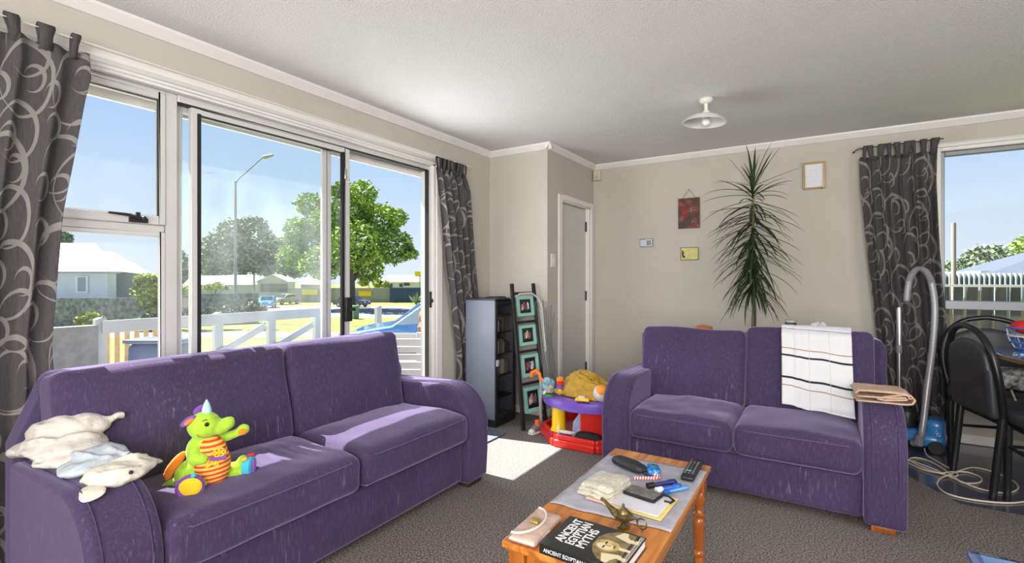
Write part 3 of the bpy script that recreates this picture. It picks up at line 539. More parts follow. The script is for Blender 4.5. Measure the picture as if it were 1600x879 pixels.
obj('foot_pad', MB().ell((.150, .012, .050), (.009, .026, .030)), pur, f2); obj('toe', MB().ell((.142, .02, .092), (.016, .009, .006)), plain('red_plush', 200, 40, 60, rough=.9), f2); obj('toe', MB().ell((.118, -.002, .085), (.011, .009, .007)), yel, f2)
obj('paw_pad', MB().ell((.112, .013, .188), (.015, .006, .013)), org, dg)
fl_ = MB()
for cx_, cz_ in ((.035, .145), (.012, .105)):
    for k in range(6): a = 2*PI*k/6; fl_.tube([(cx_+.013*math.cos(a)+.008*math.cos(u), -.066, cz_+.009*math.sin(a)+.006*math.sin(u)) for u in [2*PI*j/10 for j in range(10)]], .0026, 6, closed=True)
obj('teether_flower', fl_, yel, dg); obj('teether_bar', MB().tube([(.005, -.07, .128), (.03, -.073, .124), (.055, -.066, .124)], [.008, .005, .009]), pur, dg)

# ================================================================ clothes heaped on the near sofa arm
gc = plain('grey_cotton', 196, 190, 184, rough=.95, var=.06, vscale=18, bump=1., bscale=28); gc2 = plain('pale_blue_cotton', 176, 184, 192, rough=.95, var=.08, vscale=14, bump=1., bscale=28); gc3 = plain('ivory_cotton', 206, 200, 186, rough=.95, var=.06, vscale=15, bump=1., bscale=26)
def heap(name, label, cx, cy, z0, rz, m_, ells, folds, vox=.0055):
    t = thing(name, label, 'clothes', (cx, cy, z0), rz); mb = MB()
    for e_ in ells: mb.ell(e_[:3], e_[3:6], 22, 14, mx=Matrix.Rotation(R(e_[6] if len(e_) > 6 else 0), 3, 'Z') @ Matrix.Rotation(R(e_[7] if len(e_) > 7 else 0), 3, 'X'))
    for pts, r_ in folds: mb.tube(smooth_path(pts, 5), r_, 8)
    for i, v in enumerate(mb.v):
        v = Vector(v); mb.v[i] = tuple(v+Vector((.006*N3(v.x*22, v.y*22, v.z*22), .006*N3(v.x*20+4, v.y*22, v.z*20), .011*N3(v.x*18, v.y*34, v.z*18+7)+.005*N3(v.x*50, v.y*60, v.z*50))))
    o_ = obj('cloth_body', mb, m_, t, remesh=vox); o_.modifiers['s'].iterations = 3; return t
ga = heap('sweater', 'heap of pale grey clothing at the back of the near sofa arm', -2.235, .635, .588, R(8), gc,
    [(-.03, .01, .045, .175, .105, .050), (-.055, .02, .085, .130, .085, .052, 10), (-.03, .03, .115, .095, .070, .040, 20), (.02, .075, .10, .050, .045, .030), (-.15, -.05, .028, .05, .05, .026), (.08, -.04, .025, .09, .05, .024)],
    [([(-.12, -.07, .060), (-.05, -.080, .078), (.03, -.055, .088), (.075, .01, .086), (.085, .06, .080)], .012), ([(-.11, -.085, .030), (-.02, -.095, .045), (.07, -.070, .050), (.11, .0, .05), (.115, .05, .045)], .011), ([(-.10, .0, .120), (-.02, -.02, .138), (.03, .03, .136)], .009), ([(-.14, .03, .09), (-.12, -.02, .105), (-.05, -.05, .11)], .009), ([(-.15, -.04, .04), (-.10, -.08, .05), (-.05, -.10, .04)], .008), ([(.0, -.085, .02), (.06, -.10, .02), (.10, -.06, .02)], .010), ([(-.19, -.03, .06), (-.12, -.05, .10), (-.02, -.04, .125), (.05, .04, .125)], .010), ([(.03, .08, .11), (.045, .12, .118), (.05, .150, .124)], .014)])
gb = heap('blue_grey_top', 'pale blue grey garment in the middle of the clothes heap', -2.045, .650, .583, R(-15), gc2,
    [(0, 0, .030, .105, .095, .026, 0, 8), (-.03, .03, .05, .06, .06, .020)], [([(-.08, -.06, .045), (0, -.03, .060), (.07, .04, .052)], .009), ([(-.06, .0, .055), (.02, .05, .062), (.06, .09, .05)], .009)])
gd = heap('ivory_hat', 'ivory cloth with folded ears at the front of the near sofa arm', -1.925, .675, .560, R(20), gc3,
    [(0, 0, .032, .085, .085, .032, 0, 6), (.02, .05, .042, .055, .055, .022), (-.02, -.03, .045, .05, .05, .016)], [([(-.06, -.07, .03), (.02, -.06, .055), (.07, .0, .05), (.06, .08, .045)], .008), ([(-.04, .0, .06), (.01, .05, .07), (.0, .10, .055)], .008)])
obj('ear', MB().ell((.02, -.105, .012), (.050, .036, .010), mx=Matrix.Rotation(R(20), 3, 'X')), gc3, gd); obj('ear', MB().ell((-.01, .120, .026), (.036, .040, .011), mx=Matrix.Rotation(R(-18), 3, 'X')), gc3, gd)
for x_, y_ in ((.065, .02), (.075, -.02)): obj('button', MB().ell((x_, y_, .048), .006), M['black'], gd)

# ================================================================ towels on the loveseat
tw = mat('striped_towel', (.66, .66, .66), .95, bump=.3, bscale=200); n, l, b = sh(tw); uv = n.new('ShaderNodeUVMap'); sx_ = n.new('ShaderNodeSeparateXYZ'); l.new(uv.outputs[0], sx_.inputs[0]); c = (.63, .635, .66)
def band(axis, a0, a1): o_ = sx_.outputs[axis]; return mth(n, l, 'MULTIPLY', mth(n, l, 'GREATER_THAN', o_, a0), mth(n, l, 'LESS_THAN', o_, a1))
cc = mixc(n, l, band(1, .0, .0001), c, c)
for a0, a1, col in ((.585, .600, (.012, .014, .025)), (.765, .782, (.012, .014, .025)), (.530, .537, (.28, .17, .07)), (.838, .845, (.28, .17, .07))): cc = mixc(n, l, band(1, a0, a1), cc, col)
for a0, a1 in ((.40, .405), (.69, .695)): cc = mixc(n, l, band(0, a0, a1), cc, (.42, .42, .44))
l.new(cc, b.inputs['Base Color'])
def towel(u, v):
    # path over the top of the right back cushion, down its face onto the seat
    s_ = v*.62; x = lerp(-.213, .135, u)+(v-.5)*.018
    pts = [(3.60, .80), (3.575, .905), (3.45, .925), (3.395, .885), (3.385, .80), (3.33, .62), (3.265, .492), (3.22, .470)]
    ln = [0]
    for i in range(1, len(pts)): ln.append(ln[-1]+math.dist(pts[i-1], pts[i]))
    L = v*ln[-1]*(1-.05*(1-u)*1.4); i = max(k for k in range(len(pts)-1) if ln[k] <= L); t = (L-ln[i])/(ln[i+1]-ln[i]); y, z = (lerp(pts[i][q_], pts[i+1][q_], t) for q_ in (0, 1))
    y -= .014+.010*math.exp(-((u-.22)/.035)**2)*(v > .3)+.004*math.sin(u*19+1); z += .006*N3(u*4, v*3, 5)
    return (x, y, z, u, v)
tt = thing('striped_towel', 'white towel with dark stripes draped over the right back of the loveseat', 'towel', (0, 0, 0)); obj('towel_cloth', MB().grid(towel, 60, 60), tw, tt, solid=.006, sub=0)
wh = plain('white_terry', 205, 206, 216, rough=.95, bump=.5, bscale=200)
def tfold(u, v): x, y, z, a, b_ = towel(u, .06+v*.30); return (x, y-.012, z+.010)
obj('folded_top', MB().grid(tfold, 40, 20), wh, tt, solid=.008)
tn = plain('tan_towel_cloth', 196, 168, 146, rough=.95, var=.08, vscale=20, bump=.6, bscale=220)
t2 = thing('folded_towel', 'folded tan towel lying on the right arm of the loveseat', 'towel', (.248, 3.09, .604), R(4))
path = [(-.115, .004), (.08, .004), (.108, .012), (.118, .030), (.105, .048), (.075, .050), (.0, .034), (-.03, .022), (.0, .016), (.06, .024), (.088, .028), (.08, .038), (.02, .030), (-.11, .026)]
obj('towel_roll', MB().grid(lambda u, v: (lerp(path[min(int(u*13), 12)][0], path[min(int(u*13), 12)+1][0], u*13-min(int(u*13), 12)), lerp(-.07, .12, v), lerp(path[min(int(u*13), 12)][1], path[min(int(u*13), 12)+1][1], u*13-min(int(u*13), 12))+.003*N3(u*9, v*5, 0)), 52, 14), tn, t2, solid=.007)
obj('towel_top', MB().grid(lambda u, v: (lerp(-.12, .112, u), lerp(-.065, .125, v), .056+.006*N3(u*3, v*3, 2)-.02*(u > .93)-.012*(u < .06)), 30, 14), tn, t2, solid=.008)

# ================================================================ curtains
def curtain(name, label, fixed, axis, side, rows, folds, amp, cw_, tabs, wire_z, group=None, seed=0, nu=150, nv=46):
    t = thing(name, label, 'curtain'); zt, zb = rows[0][0], rows[-1][0]
    def row(z):
        for a, b_ in zip(rows, rows[1:]):
            if b_[0] <= z <= a[0]: k = (a[0]-z)/(a[0]-b_[0]); return [lerp(a[i], b_[i], k) for i in (1, 2, 3)]
        return rows[-1][1:4]
    def W3(s_, off, z): return (fixed+off*side, s_, z) if axis == 'x' else (s_, fixed+off*side, z)
    def fn(u, v):
        z = lerp(zt, zb, v); a, b_, off = row(z); uu = u+.012*math.sin(v*5+u*9+seed)
        k = math.sin(2*PI*folds*uu+seed)+.35*math.sin(2*PI*folds*1.7*uu+2*seed+v*2); am = amp*(.55+.45*min(1, v*5))*(.8+.4*N3(u*4+seed, v*2, 0))
        s_ = lerp(a, b_, u)+.25*amp*math.cos(2*PI*folds*uu+seed)
        if v < .02: z += .006*math.sin(u*40)
        return (*W3(s_, off+am*k, z), u*cw_, z)
    obj('curtain_cloth', MB().grid(fn, nu, nv), M['curtain'], t, solid=.003)
    a, b_, off = row(zt)
    for k in range(tabs):
        s_ = lerp(a, b_, (k+.5)/tabs)+.004*math.sin(k*5); w_ = .014+.006*(k % 3); h_ = wire_z-zt
        sh_ = .012*math.sin(k*2.3+seed)
        pr = [(-.004, -.03), (-.016, h_*.4), (-.016, h_), (-.008, h_+.014), (.008, h_+.014), (.018, h_), (.016, h_*.4), (.006, -.03)]
        m_ = MB(); n_ = len(pr); vs = []
        for du, sk in ((-w_, 0), (w_, 0)):
            for o_, z_ in pr: vs.append(W3(s_+du*(1.0 if z_ > h_*.5 else .75)+sh_*max(z_, 0)/h_, off+o_, zt+z_))
        m_.add(vs, [(i, i+1, n_+i+1, n_+i) for i in range(n_-1)]); obj('tab', m_, M['curtain'], t, solid=.003)
    return t
curtain('curtain', 'dark grey ring patterned curtain at the near left end of the sliding door', -2.575, 'x', 1, [(2.14, .18, .80, 0), (2.05, .18, .805, 0), (1.95, .18, .785, 0), (1.48, .18, .715, 0), (.95, .15, .69, -.025), (.80, .12, .70, -.028), (.6, .10, .70, -.028), (.02, .1, .70, -.028)], 6, .020, 1.25, 7, 2.195, 'ring patterned curtains', 1.2)
curtain('curtain', 'narrow grey curtain swept sideways behind the tall dark cabinet', -2.60, 'x', 1, [(2.10, 3.01, 3.40, 0), (1.97, 3.03, 3.47, 0), (1.40, 3.135, 3.53, 0), (1.0, 3.21, 3.585, 0), (.6, 3.30, 3.62, -.01), (.05, 3.33, 3.64, -.02)], 5, .022, .95, 7, 2.175, 'ring patterned curtains', 4.4)
curtain('curtain', 'grey ring patterned curtain at the left of the dining window', 4.79, 'y', -1, [(2.17, .245, .715, 0), (1.95, .25, .712, 0), (1.40, .295, .735, 0), (.80, .352, .778, 0), (.30, .41, .79, 0), (.07, .44, .80, 0)], 7, .026, 1.1, 9, 2.245, 'ring patterned curtains', 2.7)
wi = MB(); wi.tube([(-2.575, .05, 2.195), (-2.575, 3.45, 2.178)], .0022, 6); wi.tube([(XL, .1, 2.195), (-2.575, .1, 2.195)], .003, 6); wi.tube([(XL, 3.44, 2.178), (-2.575, 3.44, 2.178)], .003, 6); tag(obj('curtain_wire', wi, M['trim']), 'thin white curtain wire stretched above the sliding door', 'curtain wire')
wi = MB(); wi.tube([(.205, 4.86, 2.235), (.215, 4.80, 2.235), (.24, 4.79, 2.245), (.75, 4.79, 2.248)], .004, 6); wi.tube([(.205, 4.88, 2.235), (.205, 4.86, 2.235)], .008, 6); tag(obj('curtain_rod', wi, M['black']), 'thin black curtain rod with a hooked end beside the dining window', 'curtain rod')

# ================================================================ tall media cabinet
cb = thing('media_cabinet', 'tall narrow cabinet with blue grey side and dark glass door', 'cabinet', (-2.405, 3.49, 0)); blg = mat('blue_grey_laminate', (.135, .150, .19), .35, var=.04, vscale=6); dk = mat('dark_interior', (.022, .020, .019), .4, var=.4, vscale=18)
bx = MB(); bx.box(-.155, .14, -.155, -.14, .06, 1.035); bx.box(-.155, .14, .14, .155, .06, 1.035); bx.box(-.155, -.145, -.14, .14, .06, 1.035); bx.box(-.155, .14, -.14, .14, .06, .08); obj('side_panels', bx, blg, cb, bevel=.002)
obj('top_panel', B(-.157, .150, -.157, .157, 1.035, 1.05), M['black'], cb, bevel=.003); obj('plinth', B(-.15, .145, -.15, .15, 0, .06), M['black'], cb, bevel=.003)
sb = MB()
for z in (.22, .40, .58, .76, .90): sb.box(-.145, .12, -.14, .14, z, z+.012)
obj('shelf', sb, dk, cb)
gm = mat('smoked_glass', (.015, .014, .014), .08, coat=.3); gd_ = obj('door', MB().box(.140, .150, -.155, -.125, .065, 1.03).box(.140, .150, .125, .155, .065, 1.03).box(.140, .150, -.125, .125, 1.0, 1.03).box(.140, .150, -.125, .125, .065, .10), M['black'], cb, bevel=.002)
dkg = glass('tinted_glass', .06, (.80, .78, .77)); obj('door_glass', B(.143, .147, -.125, .125, .10, 1.0), dkg, gd_, smooth=False)
obj('door_catch', B(.150, .156, -.150, -.115, .50, .55), plain('catch_label', 180, 180, 185), cb, bevel=.001)
# contents: upright cases
cases = [plain('case_%d' % i, *c_) for i, c_ in enumerate(((190, 188, 186), (70, 66, 62), (120, 115, 108), (90, 40, 34), (40, 48, 60), (150, 145, 140)))]
k_ = 0
for z, zt in ((.592, .735), (.772, .885), (.412, .55)):
    y = -.125
    while y < .10:
        w_ = rnd.choice((.010, .014, .018, .026)); hh = rnd.uniform(.08, .12)
        if rnd.random() < .8:
            o = obj('disc_case', B(-.10, .10+rnd.uniform(-.02, .02), y, y+w_, z, z+min(hh, zt-z)), cases[rnd.randrange(6)], smooth=False); o.location = cb.location
            tag(o, 'slim upright disc case on the %s shelf of the tall cabinet' % ('top' if z > .7 else 'lower' if z < .5 else 'middle'), 'disc case', 'disc cases on the %s shelf of the tall cabinet' % ('top' if z > .7 else 'lower' if z < .5 else 'middle'))
        y += w_+.002
tag(obj('black_cable', MB().tube([(-2.40, 3.40, 1.056), (-2.36, 3.44, 1.062), (-2.31, 3.50, 1.058), (-2.29, 3.54, 1.056), (-2.33, 3.58, 1.058), (-2.40, 3.55, 1.057)], .005, 8), M['black']), 'thin black cable lying on top of the tall cabinet', 'cable')

# ================================================================ ladder photo frame
ld = thing('photo_ladder', 'black ladder rack holding four mint green photo frames, leaning in the corner', 'photo rack', (0, 0, 0))
blk = mat('black_paint', (.018, .018, .02), .35)
Lf, Lt, Rf, Rt = Vector((-2.03, 3.40, .004)), Vector((-2.205, 3.50, 1.172)), Vector((-1.955, 3.63, .004)), Vector((-2.17, 3.80, 1.172))
nrm = (Lt-Lf).cross(Rf-Lf).normalized(); nrm = nrm if nrm.x > 0 else -nrm
for a_, b_ in ((Lf, Lt), (Rf, Rt)): obj('rail', MB().beam(a_, b_, .030, .022, nrm), blk, ld, bevel=.003)
def lpt(u, v): return Lf.lerp(Lt, v).lerp(Rf.lerp(Rt, v), u)
mint = mat('mint_paint', (.27, .56, .49), .5, var=.05, vscale=30)
phc = [(.55, .38, .33), (.12, .12, .13), (.45, .07, .08), (.62, .60, .55), (.08, .10, .16)]
pm = [mat('photo_tone_%d' % i, c_, .3, var=.5, vscale=40) for i, c_ in enumerate(phc)]
for i, (v0, v1) in enumerate(((.765, .905), (.560, .700), (.345, .495), (.105, .275))):
    obj('rung', MB().beam(lpt(.04, v1+.024), lpt(.96, v1+.024), .022, .018, nrm), blk, ld, bevel=.002)
    c0, c1, c2, c3 = lpt(.13, v0), lpt(.87, v0), lpt(.87, v1), lpt(.13, v1); f_ = nrm*.016
    fm = MB(); ctr = (c0+c1+c2+c3)/4
    def ring(k, d): return [ctr+(c-ctr)*k+nrm*d for c in (c0, c1, c2, c3)]
    o1, i1, o0, i0 = ring(1, .018), ring(.70, .014), ring(1, .0), ring(.70, 0)
    fm.add(o1+i1+o0+i0, [(0, 1, 5, 4), (1, 2, 6, 5), (2, 3, 7, 6), (3, 0, 4, 7), (0, 8, 9, 1), (1, 9, 10, 2), (2, 10, 11, 3), (3, 11, 8, 0), (4, 5, 13, 12), (5, 6, 14, 13), (6, 7, 15, 14), (7, 4, 12, 15), (8, 12, 13, 9), (9, 13, 14, 10), (10, 14, 15, 11), (11, 15, 12, 8)])
    fo = obj('photo_frame', fm, mint, ld, smooth=False); fo['label'] = 'mint green photo frame, %s of four on the ladder' % ('top', 'second', 'third', 'lowest')[i]
    obj('mat_board', MB().add(ring(.71, .005)+ring(.71, .001), [(0, 1, 2, 3), (7, 6, 5, 4), (0, 4, 5, 1), (1, 5, 6, 2), (2, 6, 7, 3), (3, 7, 4, 0)]), M['black'], fo, smooth=False)
    e1, e2 = (c1-c0), (c3-c0)
    for j in range(5):
        a0, b0 = .27+.09*j+.01*(j % 2), .30+.04*(j % 3); p = c0+e1*a0+e2*b0+nrm*.007; w_, h_ = .10, .30+.03*((j*2+i) % 3)
        ph = MB(); q4 = [p, p+e1*w_, p+e1*w_+e2*h_*.7, p+e1*w_*.8+e2*h_, p+e1*w_*.2+e2*h_, p+e2*h_*.7]; ph.add(q4+[v_-nrm*.004 for v_ in q4], [(0, 1, 2, 3, 4, 5), (11, 10, 9, 8, 7, 6)]+[(a, (a+1) % 6, (a+1) % 6+6, a+6) for a in range(6)]); obj('photo_figure', ph, pm[(i+j*2) % 5], fo, smooth=False)
# wrapped canes and hooked handle leaning on the ladder
wp = thing('wrapped_canes', 'thin grey canes in clear plastic leaning on the right of the ladder', 'canes'); grt = mat('grey_cane', (.10, .10, .105), .5)
for k in range(7): obj('cane', MB().tube([(-1.82+.008*k, 3.58+.006*(k % 3), .30 if False else .012), (-2.02+.012*k, 3.72+.006*(k % 2), .60+.02*k), (-2.12+.030*k, 3.79-.006*k, 1.00+.03*(k % 3)-.04*k/3)], [.004, .004, .003], 6), grt, wp)
obj('plastic_sleeve', MB().tube([(-1.83, 3.575, .15), (-1.93, 3.64, .38), (-2.00, 3.70, .62), (-2.05, 3.74, .85), (-2.06, 3.75, 1.02)], [.018, .032, .055, .07, .062], 10, caps=False), M['film'], wp)
tag(obj('white_hook_handle', MB().tube([(-2.215, 3.50, 1.045), (-2.17, 3.57, 1.085), (-2.12, 3.68, 1.09), (-2.09, 3.74, 1.05), (-2.06, 3.755, .97), (-1.99, 3.70, .60)], .008, 8), plain('pale_grey_plastic', 190, 190, 188, rough=.4)), 'pale grey curved handle hooked over the top of the photo ladder', 'handle')

# ================================================================ baby activity table with toys
ac = thing('activity_table', 'plastic baby activity table with red base and purple ring top behind the loveseat arm', 'activity table', (-1.50, 3.60, 0))
redp = mat('red_plastic', (.62, .022, .015), .3, coat=.4); purp = mat('purple_plastic', (.16, .085, .46), .3, coat=.4); yelp = mat('yellow_plastic', (.82, .52, .01), .3, coat=.4)
def oct_(r_, k=.42): return [(r_*math.cos(a), r_*math.sin(a)) for a in [R(22.5+45*i) for i in range(8)]]
tr = MB()
for i in range(8):
    a, b_ = R(22.5+45*i), R(67.5+45*i)
    for rr_, z0, z1, ww in ((.40, .03, .085, .03), (.415, .0, .055, .05)):
        tr.beam((rr_*math.cos(a), rr_*math.sin(a), (z0+z1)/2), (rr_*math.cos(b_), rr_*math.sin(b_), (z0+z1)/2), ww, z1-z0)
tr.prism(oct_(.40), .02, .045, 'z'); obj('base_tray', tr, redp, ac, bevel=.012, seg=3)
rg = MB(); rg.lathe([(.24, .275), (.37, .262), (.405, .27), (.41, .30), (.405, .335), (.36, .345), (.24, .335), (.24, .275)], 40); obj('play_ring', rg, purp, ac)
obj('seat_cloth', MB().lathe([(.24, .30), (.20, .22), (.13, .17), (.02, .16)], 30), purp, ac)
for a in (R(236), R(350), R(115)):
    px, py = .325*math.cos(a), .325*math.sin(a); lg = obj('support_column', MB().lathe([(.062, .07), (.062, .09), (.052, .11), (.050, .255), (.055, .27)], 24, (px, py, 0)), yelp, ac); obj('column_foot', MB().lathe([(.068, .044), (.072, .06), (.06, .085)], 24, (px, py, 0)), purp, lg)
for sgn, a in ((1, R(300)), (1, R(60))): obj('red_panel', MB().beam((.30*math.cos(a-.5), .30*math.sin(a-.5), .15), (.30*math.cos(a+.5), .30*math.sin(a+.5), .15), .02, .20), redp, ac, bevel=.006)
tb = thing('spinning_toy', 'small orange, purple and yellow spinning toy fixed on the activity table', 'toy', (-1.685, 3.36, .345))
obj('stem', MB().lathe([(.022, 0), (.022, .02), (.012, .035), (.012, .125), (.004, .13)], 16), yelp, tb)
for z, m_, r_ in ((.055, purp, .030), (.085, redp, .027), (.112, mat('orange_plastic', (.85, .20, .02), .3, coat=.4), .028)): obj('roller', MB().lathe([(.005, z-.013), (r_, z-.012), (r_, z+.012), (.005, z+.013)], 18), m_, tb)
obj('tray', MB().lathe([(.01, .012), (.055, .02), (.062, .032), (.05, .03), (.01, .022)], 20, (.01, -.01, 0)), yelp, tb)
# mustard cloth heap
mus = mat('mustard_knit', (.46, .27, .035), .95, var=.14, vscale=35, bump=.7, bscale=150, sheen=.2)
def mfn(u, v):
    a = 2*PI*u; k = 1+.16*N3(math.cos(a)*1.5, math.sin(a)*1.5, 3); x, y = .285*v*k*math.cos(a), .17*v*k*math.sin(a)
    return (x, y, .010+max(0, .110*(1-v**5)*(.85+.5*N3(x*5, y*5, 9)-x*.6)+.050*(1-abs(N3(x*7+y*9+3, y*16-x*6, 4))*2.4)*(1-v**4)+.012*N3(x*40, y*40, 2)*(1-v**4)))
tag(obj('mustard_blanket', MB().grid(mfn, 56, 34), mus, loc=(-1.47, 3.47, .338), solid=.006, offset=1), 'crumpled mustard yellow knitted blanket heaped on the activity table', 'blanket')
# small toys on the ring
def blobtoy(name, label, cat, x, y, z, parts, rz=0):
    t = thing(name, label, cat, (x, y, z), rz)
    for nm, fn_, m_ in parts: obj(nm, fn_, m_, t)
    return t
bfab = mat('pale_blue_fabric', (.22, .42, .50), .9, var=.4, vscale=30, bump=.6, bscale=60)
blobtoy('blue_soft_toy', 'pale blue crumpled soft toy at the left of the activity table', 'soft toy', -1.80, 3.40, .338, [('body', MB().ell((0, 0, .05), (.055, .05, .055)).ell((.0, -.03, .085), .035), bfab), ('arm', MB().tube([(.03, 0, .05), (.02, -.05, .02), (-.03, -.07, .0)], [.018, .015, .018]), bfab)])
grn = plain('green_plastic', 60, 130, 60, rough=.4); wht = plain('white_soft', 205, 200, 195, rough=.9)
blobtoy('animal_figure', 'small grey toy animal with green base on the activity table', 'toy', -1.735, 3.285, .338, [('base', MB().lathe([(.035, 0), (.035, .012), (.02, .018)], 18), grn), ('body', MB().ell((0, 0, .045), (.036, .025, .026)).ell((.02, -.012, .068), .02), plain('grey_fur', 150, 148, 135, rough=.9, var=.3, vscale=60)), ('leg', MB().tube([(-.02, -.02, .04), (-.035, -.03, .015)], .008), wht)])
blobtoy('toy_boat', 'small yellow toy car at the front edge of the purple ring', 'toy', -1.445, 3.235, .342, [('body', MB().rbox((0, 0, .018), (.10, .05, .022), .008, 6, .006), yelp), ('roof', MB().rbox((-.005, 0, .035), (.05, .038, .018), .006, 5), wht)], R(12))
blobtoy('orange_white_ball', 'white and orange soft ball half hidden by the loveseat arm', 'ball', -1.335, 3.32, .340, [('shell', MB().ell((0, 0, .06), (.062, .058, .06), 24, 16), wht), ('orange_patch', MB().ell((.012, -.012, .082), (.050, .050, .042), 20, 14), mat('orange_fab', (.85, .30, .03), .7))])
blobtoy('green_bottle', 'dark green little bottle behind the mustard blanket', 'bottle', -1.28, 3.62, .345, [('body', MB().lathe([(.022, 0), (.026, .01), (.026, .10), (.012, .13), (.012, .15)], 16), plain('dark_green', 20, 70, 45, rough=.3)), ('cap', MB().lathe([(.014, .15), (.014, .175), (.01, .178)], 12), M['black'])])
# orange toy gun on a stalk left of the ring
blobtoy('orange_toy_clip', 'bright orange plastic toy clip standing left of the activity table', 'toy', -1.93, 3.46, 0.004, [('stem', MB().tube([(.03, -.0, .0), (.02, 0, .20), (.03, 0, .36), (.02, 0, .43)], [.012, .012, .015, .012]), plain('clear_grey', 150, 146, 140, rough=.3)), ('head', MB().tube([(-.06, 0, .42), (-.055, 0, .455), (-.02, 0, .475), (.012, 0, .455), (.02, 0, .42), (.05, 0, .40), (.06, 0, .36)], [.014, .018, .016, .014, .014, .015, .012]), mat('orange_bright', (.88, .16, .01), .4))])
# clothes in the tray
blobtoy('black_shoe', 'black soft shoe lying in the red tray of the activity table', 'shoe', -1.42, 3.29, .047, [('upper', MB().rbox((0, 0, .032), (.20, .075, .064), .03, 8, .008, fn=lambda p, q: (p.x, p.y, p.z*(1-.3*max(0, q[0])))), mat('black_felt', (.012, .012, .013), .8)), ('sole', MB().rbox((0, 0, .006), (.205, .08, .012), .005, 5), M['black'])], R(8))
blobtoy('denim_cloth', 'pale blue grey cloth hanging into the activity table tray', 'cloth', -1.50, 3.34, .046, [('cloth', MB().prism([(-.07, .0), (.07, .0), (.09, .19), (.0, .21), (-.06, .12)], -.01, .01, 'y'), plain('denim', 150, 155, 190, rough=.9, var=.15, vscale=30, bump=.8, bscale=30))], R(15))
blobtoy('grey_sock', 'crumpled pale sock lying on the rim of the red tray', 'sock', -1.60, 3.265, .086, [('foot', MB().tube([(-.05, 0, .010), (0, -.01, .014), (.05, 0, .012), (.07, .02, .012)], [.010, .014, .013, .008]), wht)])
# sneaker and mat
sn = thing('sneaker', 'small grey and white sneaker with orange tongue by the photo ladder', 'shoe', (-1.915, 3.40, 0), R(-100)); 
obj('sole', MB().rbox((0, 0, .010), (.155, .062, .020), .009, 8, fn=lambda p, q: (p.x, p.y*(1-.2*q[0]**2), p.z)), wht, sn); obj('upper', MB().rbox((-.012, 0, .042), (.125, .054, .05), .022, 8, fn=lambda p, q: (p.x, p.y, p.z*(1-.35*q[0])+(0))), plain('grey_mesh', 110, 110, 116, rough=.8), sn); obj('toe_cap', MB().ell((.052, 0, .026), (.026, .028, .018)), wht, sn)
obj('tongue', MB().rbox((-.02, 0, .078), (.045, .038, .05), .012, 6), mat('orange_tongue', (.72, .12, .03), .7), sn)
obj('lace', MB().tube([(.03, -.02, .05), (.03, .02, .05), (.015, -.02, .056), (.015, .02, .056), (0, -.02, .062), (0, .02, .062)], .003, 6), wht, sn)
tag(obj('doorway_mat', B(-2.60, -2.10, 2.62, 3.25, .002, .012), mat('blue_grey_mat', (.11, .125, .16), .9, var=.25, vscale=50, bump=.5, bscale=100), bevel=.004), 'blue grey mat on the carpet between the sofa and the tall cabinet', 'mat')

# ================================================================ dragon tree behind the loveseat
pl = thing('dracaena_plant', 'tall dragon tree with narrow drooping leaves behind the loveseat', 'plant', (-.50, 4.58, 0)); stem_m = mat('stem_bark', (.16, .15, .07), .8, var=.3, vscale=60, stretch=(1, 1, 4)); leafm = mat('dracaena_leaf', (.022, .040, .016), .5, var=.5, vscale=9, coat=.1)
obj('pot', MB().lathe([(.11, 0), (.12, .01), (.15, .26), (.16, .27), (.16, .30), (.14, .30), (.135, .27)], 28), plain('terracotta_pot', 150, 86, 58, rough=.8), pl); obj('soil', MB().lathe([(.002, .262), (.137, .262), (.137, .275), (.002, .28)], 24), plain('soil', 50, 36, 28, rough=1, bump=1, bscale=60), pl)
sp_ = [(0, 0, .27), (-.005, .0, .7), (.004, 0, .95), (.010, .0, 1.3), (.002, 0, 1.7), (.0, 0, 1.985)]; obj('stem', MB().tube(sp_, [.016, .014, .013, .011, .009, .006], 10), stem_m, pl)
rp_ = random.Random(11); lv = MB()
def leaf(base, az, el, L, w_, droop):
    p = Vector(base); e_ = el; seg = 11; side = Vector((-math.sin(az), math.cos(az), 0)); vs = []
    for i in range(seg+1):
        t = i/seg; ww = w_*(.55+.45*min(1, t*5))*(1-t**3)**.8+.0004; up = Vector((-math.sin(e_)*math.cos(az), -math.sin(e_)*math.sin(az), math.cos(e_)))
        vs += [p+side*ww+up*ww*.35, p-up*.0005, p-side*ww+up*ww*.35]
        e_ -= droop/seg*(.35+1.3*t); p = p+Vector((math.cos(e_)*math.cos(az), math.cos(e_)*math.sin(az), math.sin(e_)))*L/seg
    fs = []
    for i in range(seg): fs += [(i*3, i*3+1, i*3+4, i*3+3), (i*3+1, i*3+2, i*3+5, i*3+4)]
    lv.add(vs, fs)
for k in range(205):
    t = k/204; az = k*2.39996+rp_.uniform(-.25, .25); z = lerp(1.985, 1.12, t**.95)
    if math.sin(az) > .15 and t > .06: az = -az*.97 if rp_.random() < .45 else az
    if t < .05: el = R(rp_.uniform(58, 86)); L = rp_.uniform(.30, .40); dr = R(rp_.uniform(5, 25))
    elif t < .12: el = R(rp_.uniform(5, 50)); L = rp_.uniform(.30, .42); dr = R(rp_.uniform(25, 60))
    else: el = R(rp_.uniform(-22, 12)-38*t); L = rp_.uniform(.34, .46)*(1-.08*t); dr = R(rp_.uniform(18, 48))
    L *= 1-.45*max(0, math.sin(az))
    leaf((0, 0, z), az, el, L, rp_.uniform(.0078, .0105), dr)
leaf((.002, 0, .93), R(195), R(45), .22, .006, R(110)); leaf((0, 0, 1.985), R(-4), R(20), .38, .0055, R(5)); leaf((0, 0, 1.985), R(184), R(22), .33, .0055, R(30)); leaf((0, 0, 1.99), R(-25), R(52), .36, .0055, R(5))
obj('foliage', lv, leafm, pl, smooth=False)
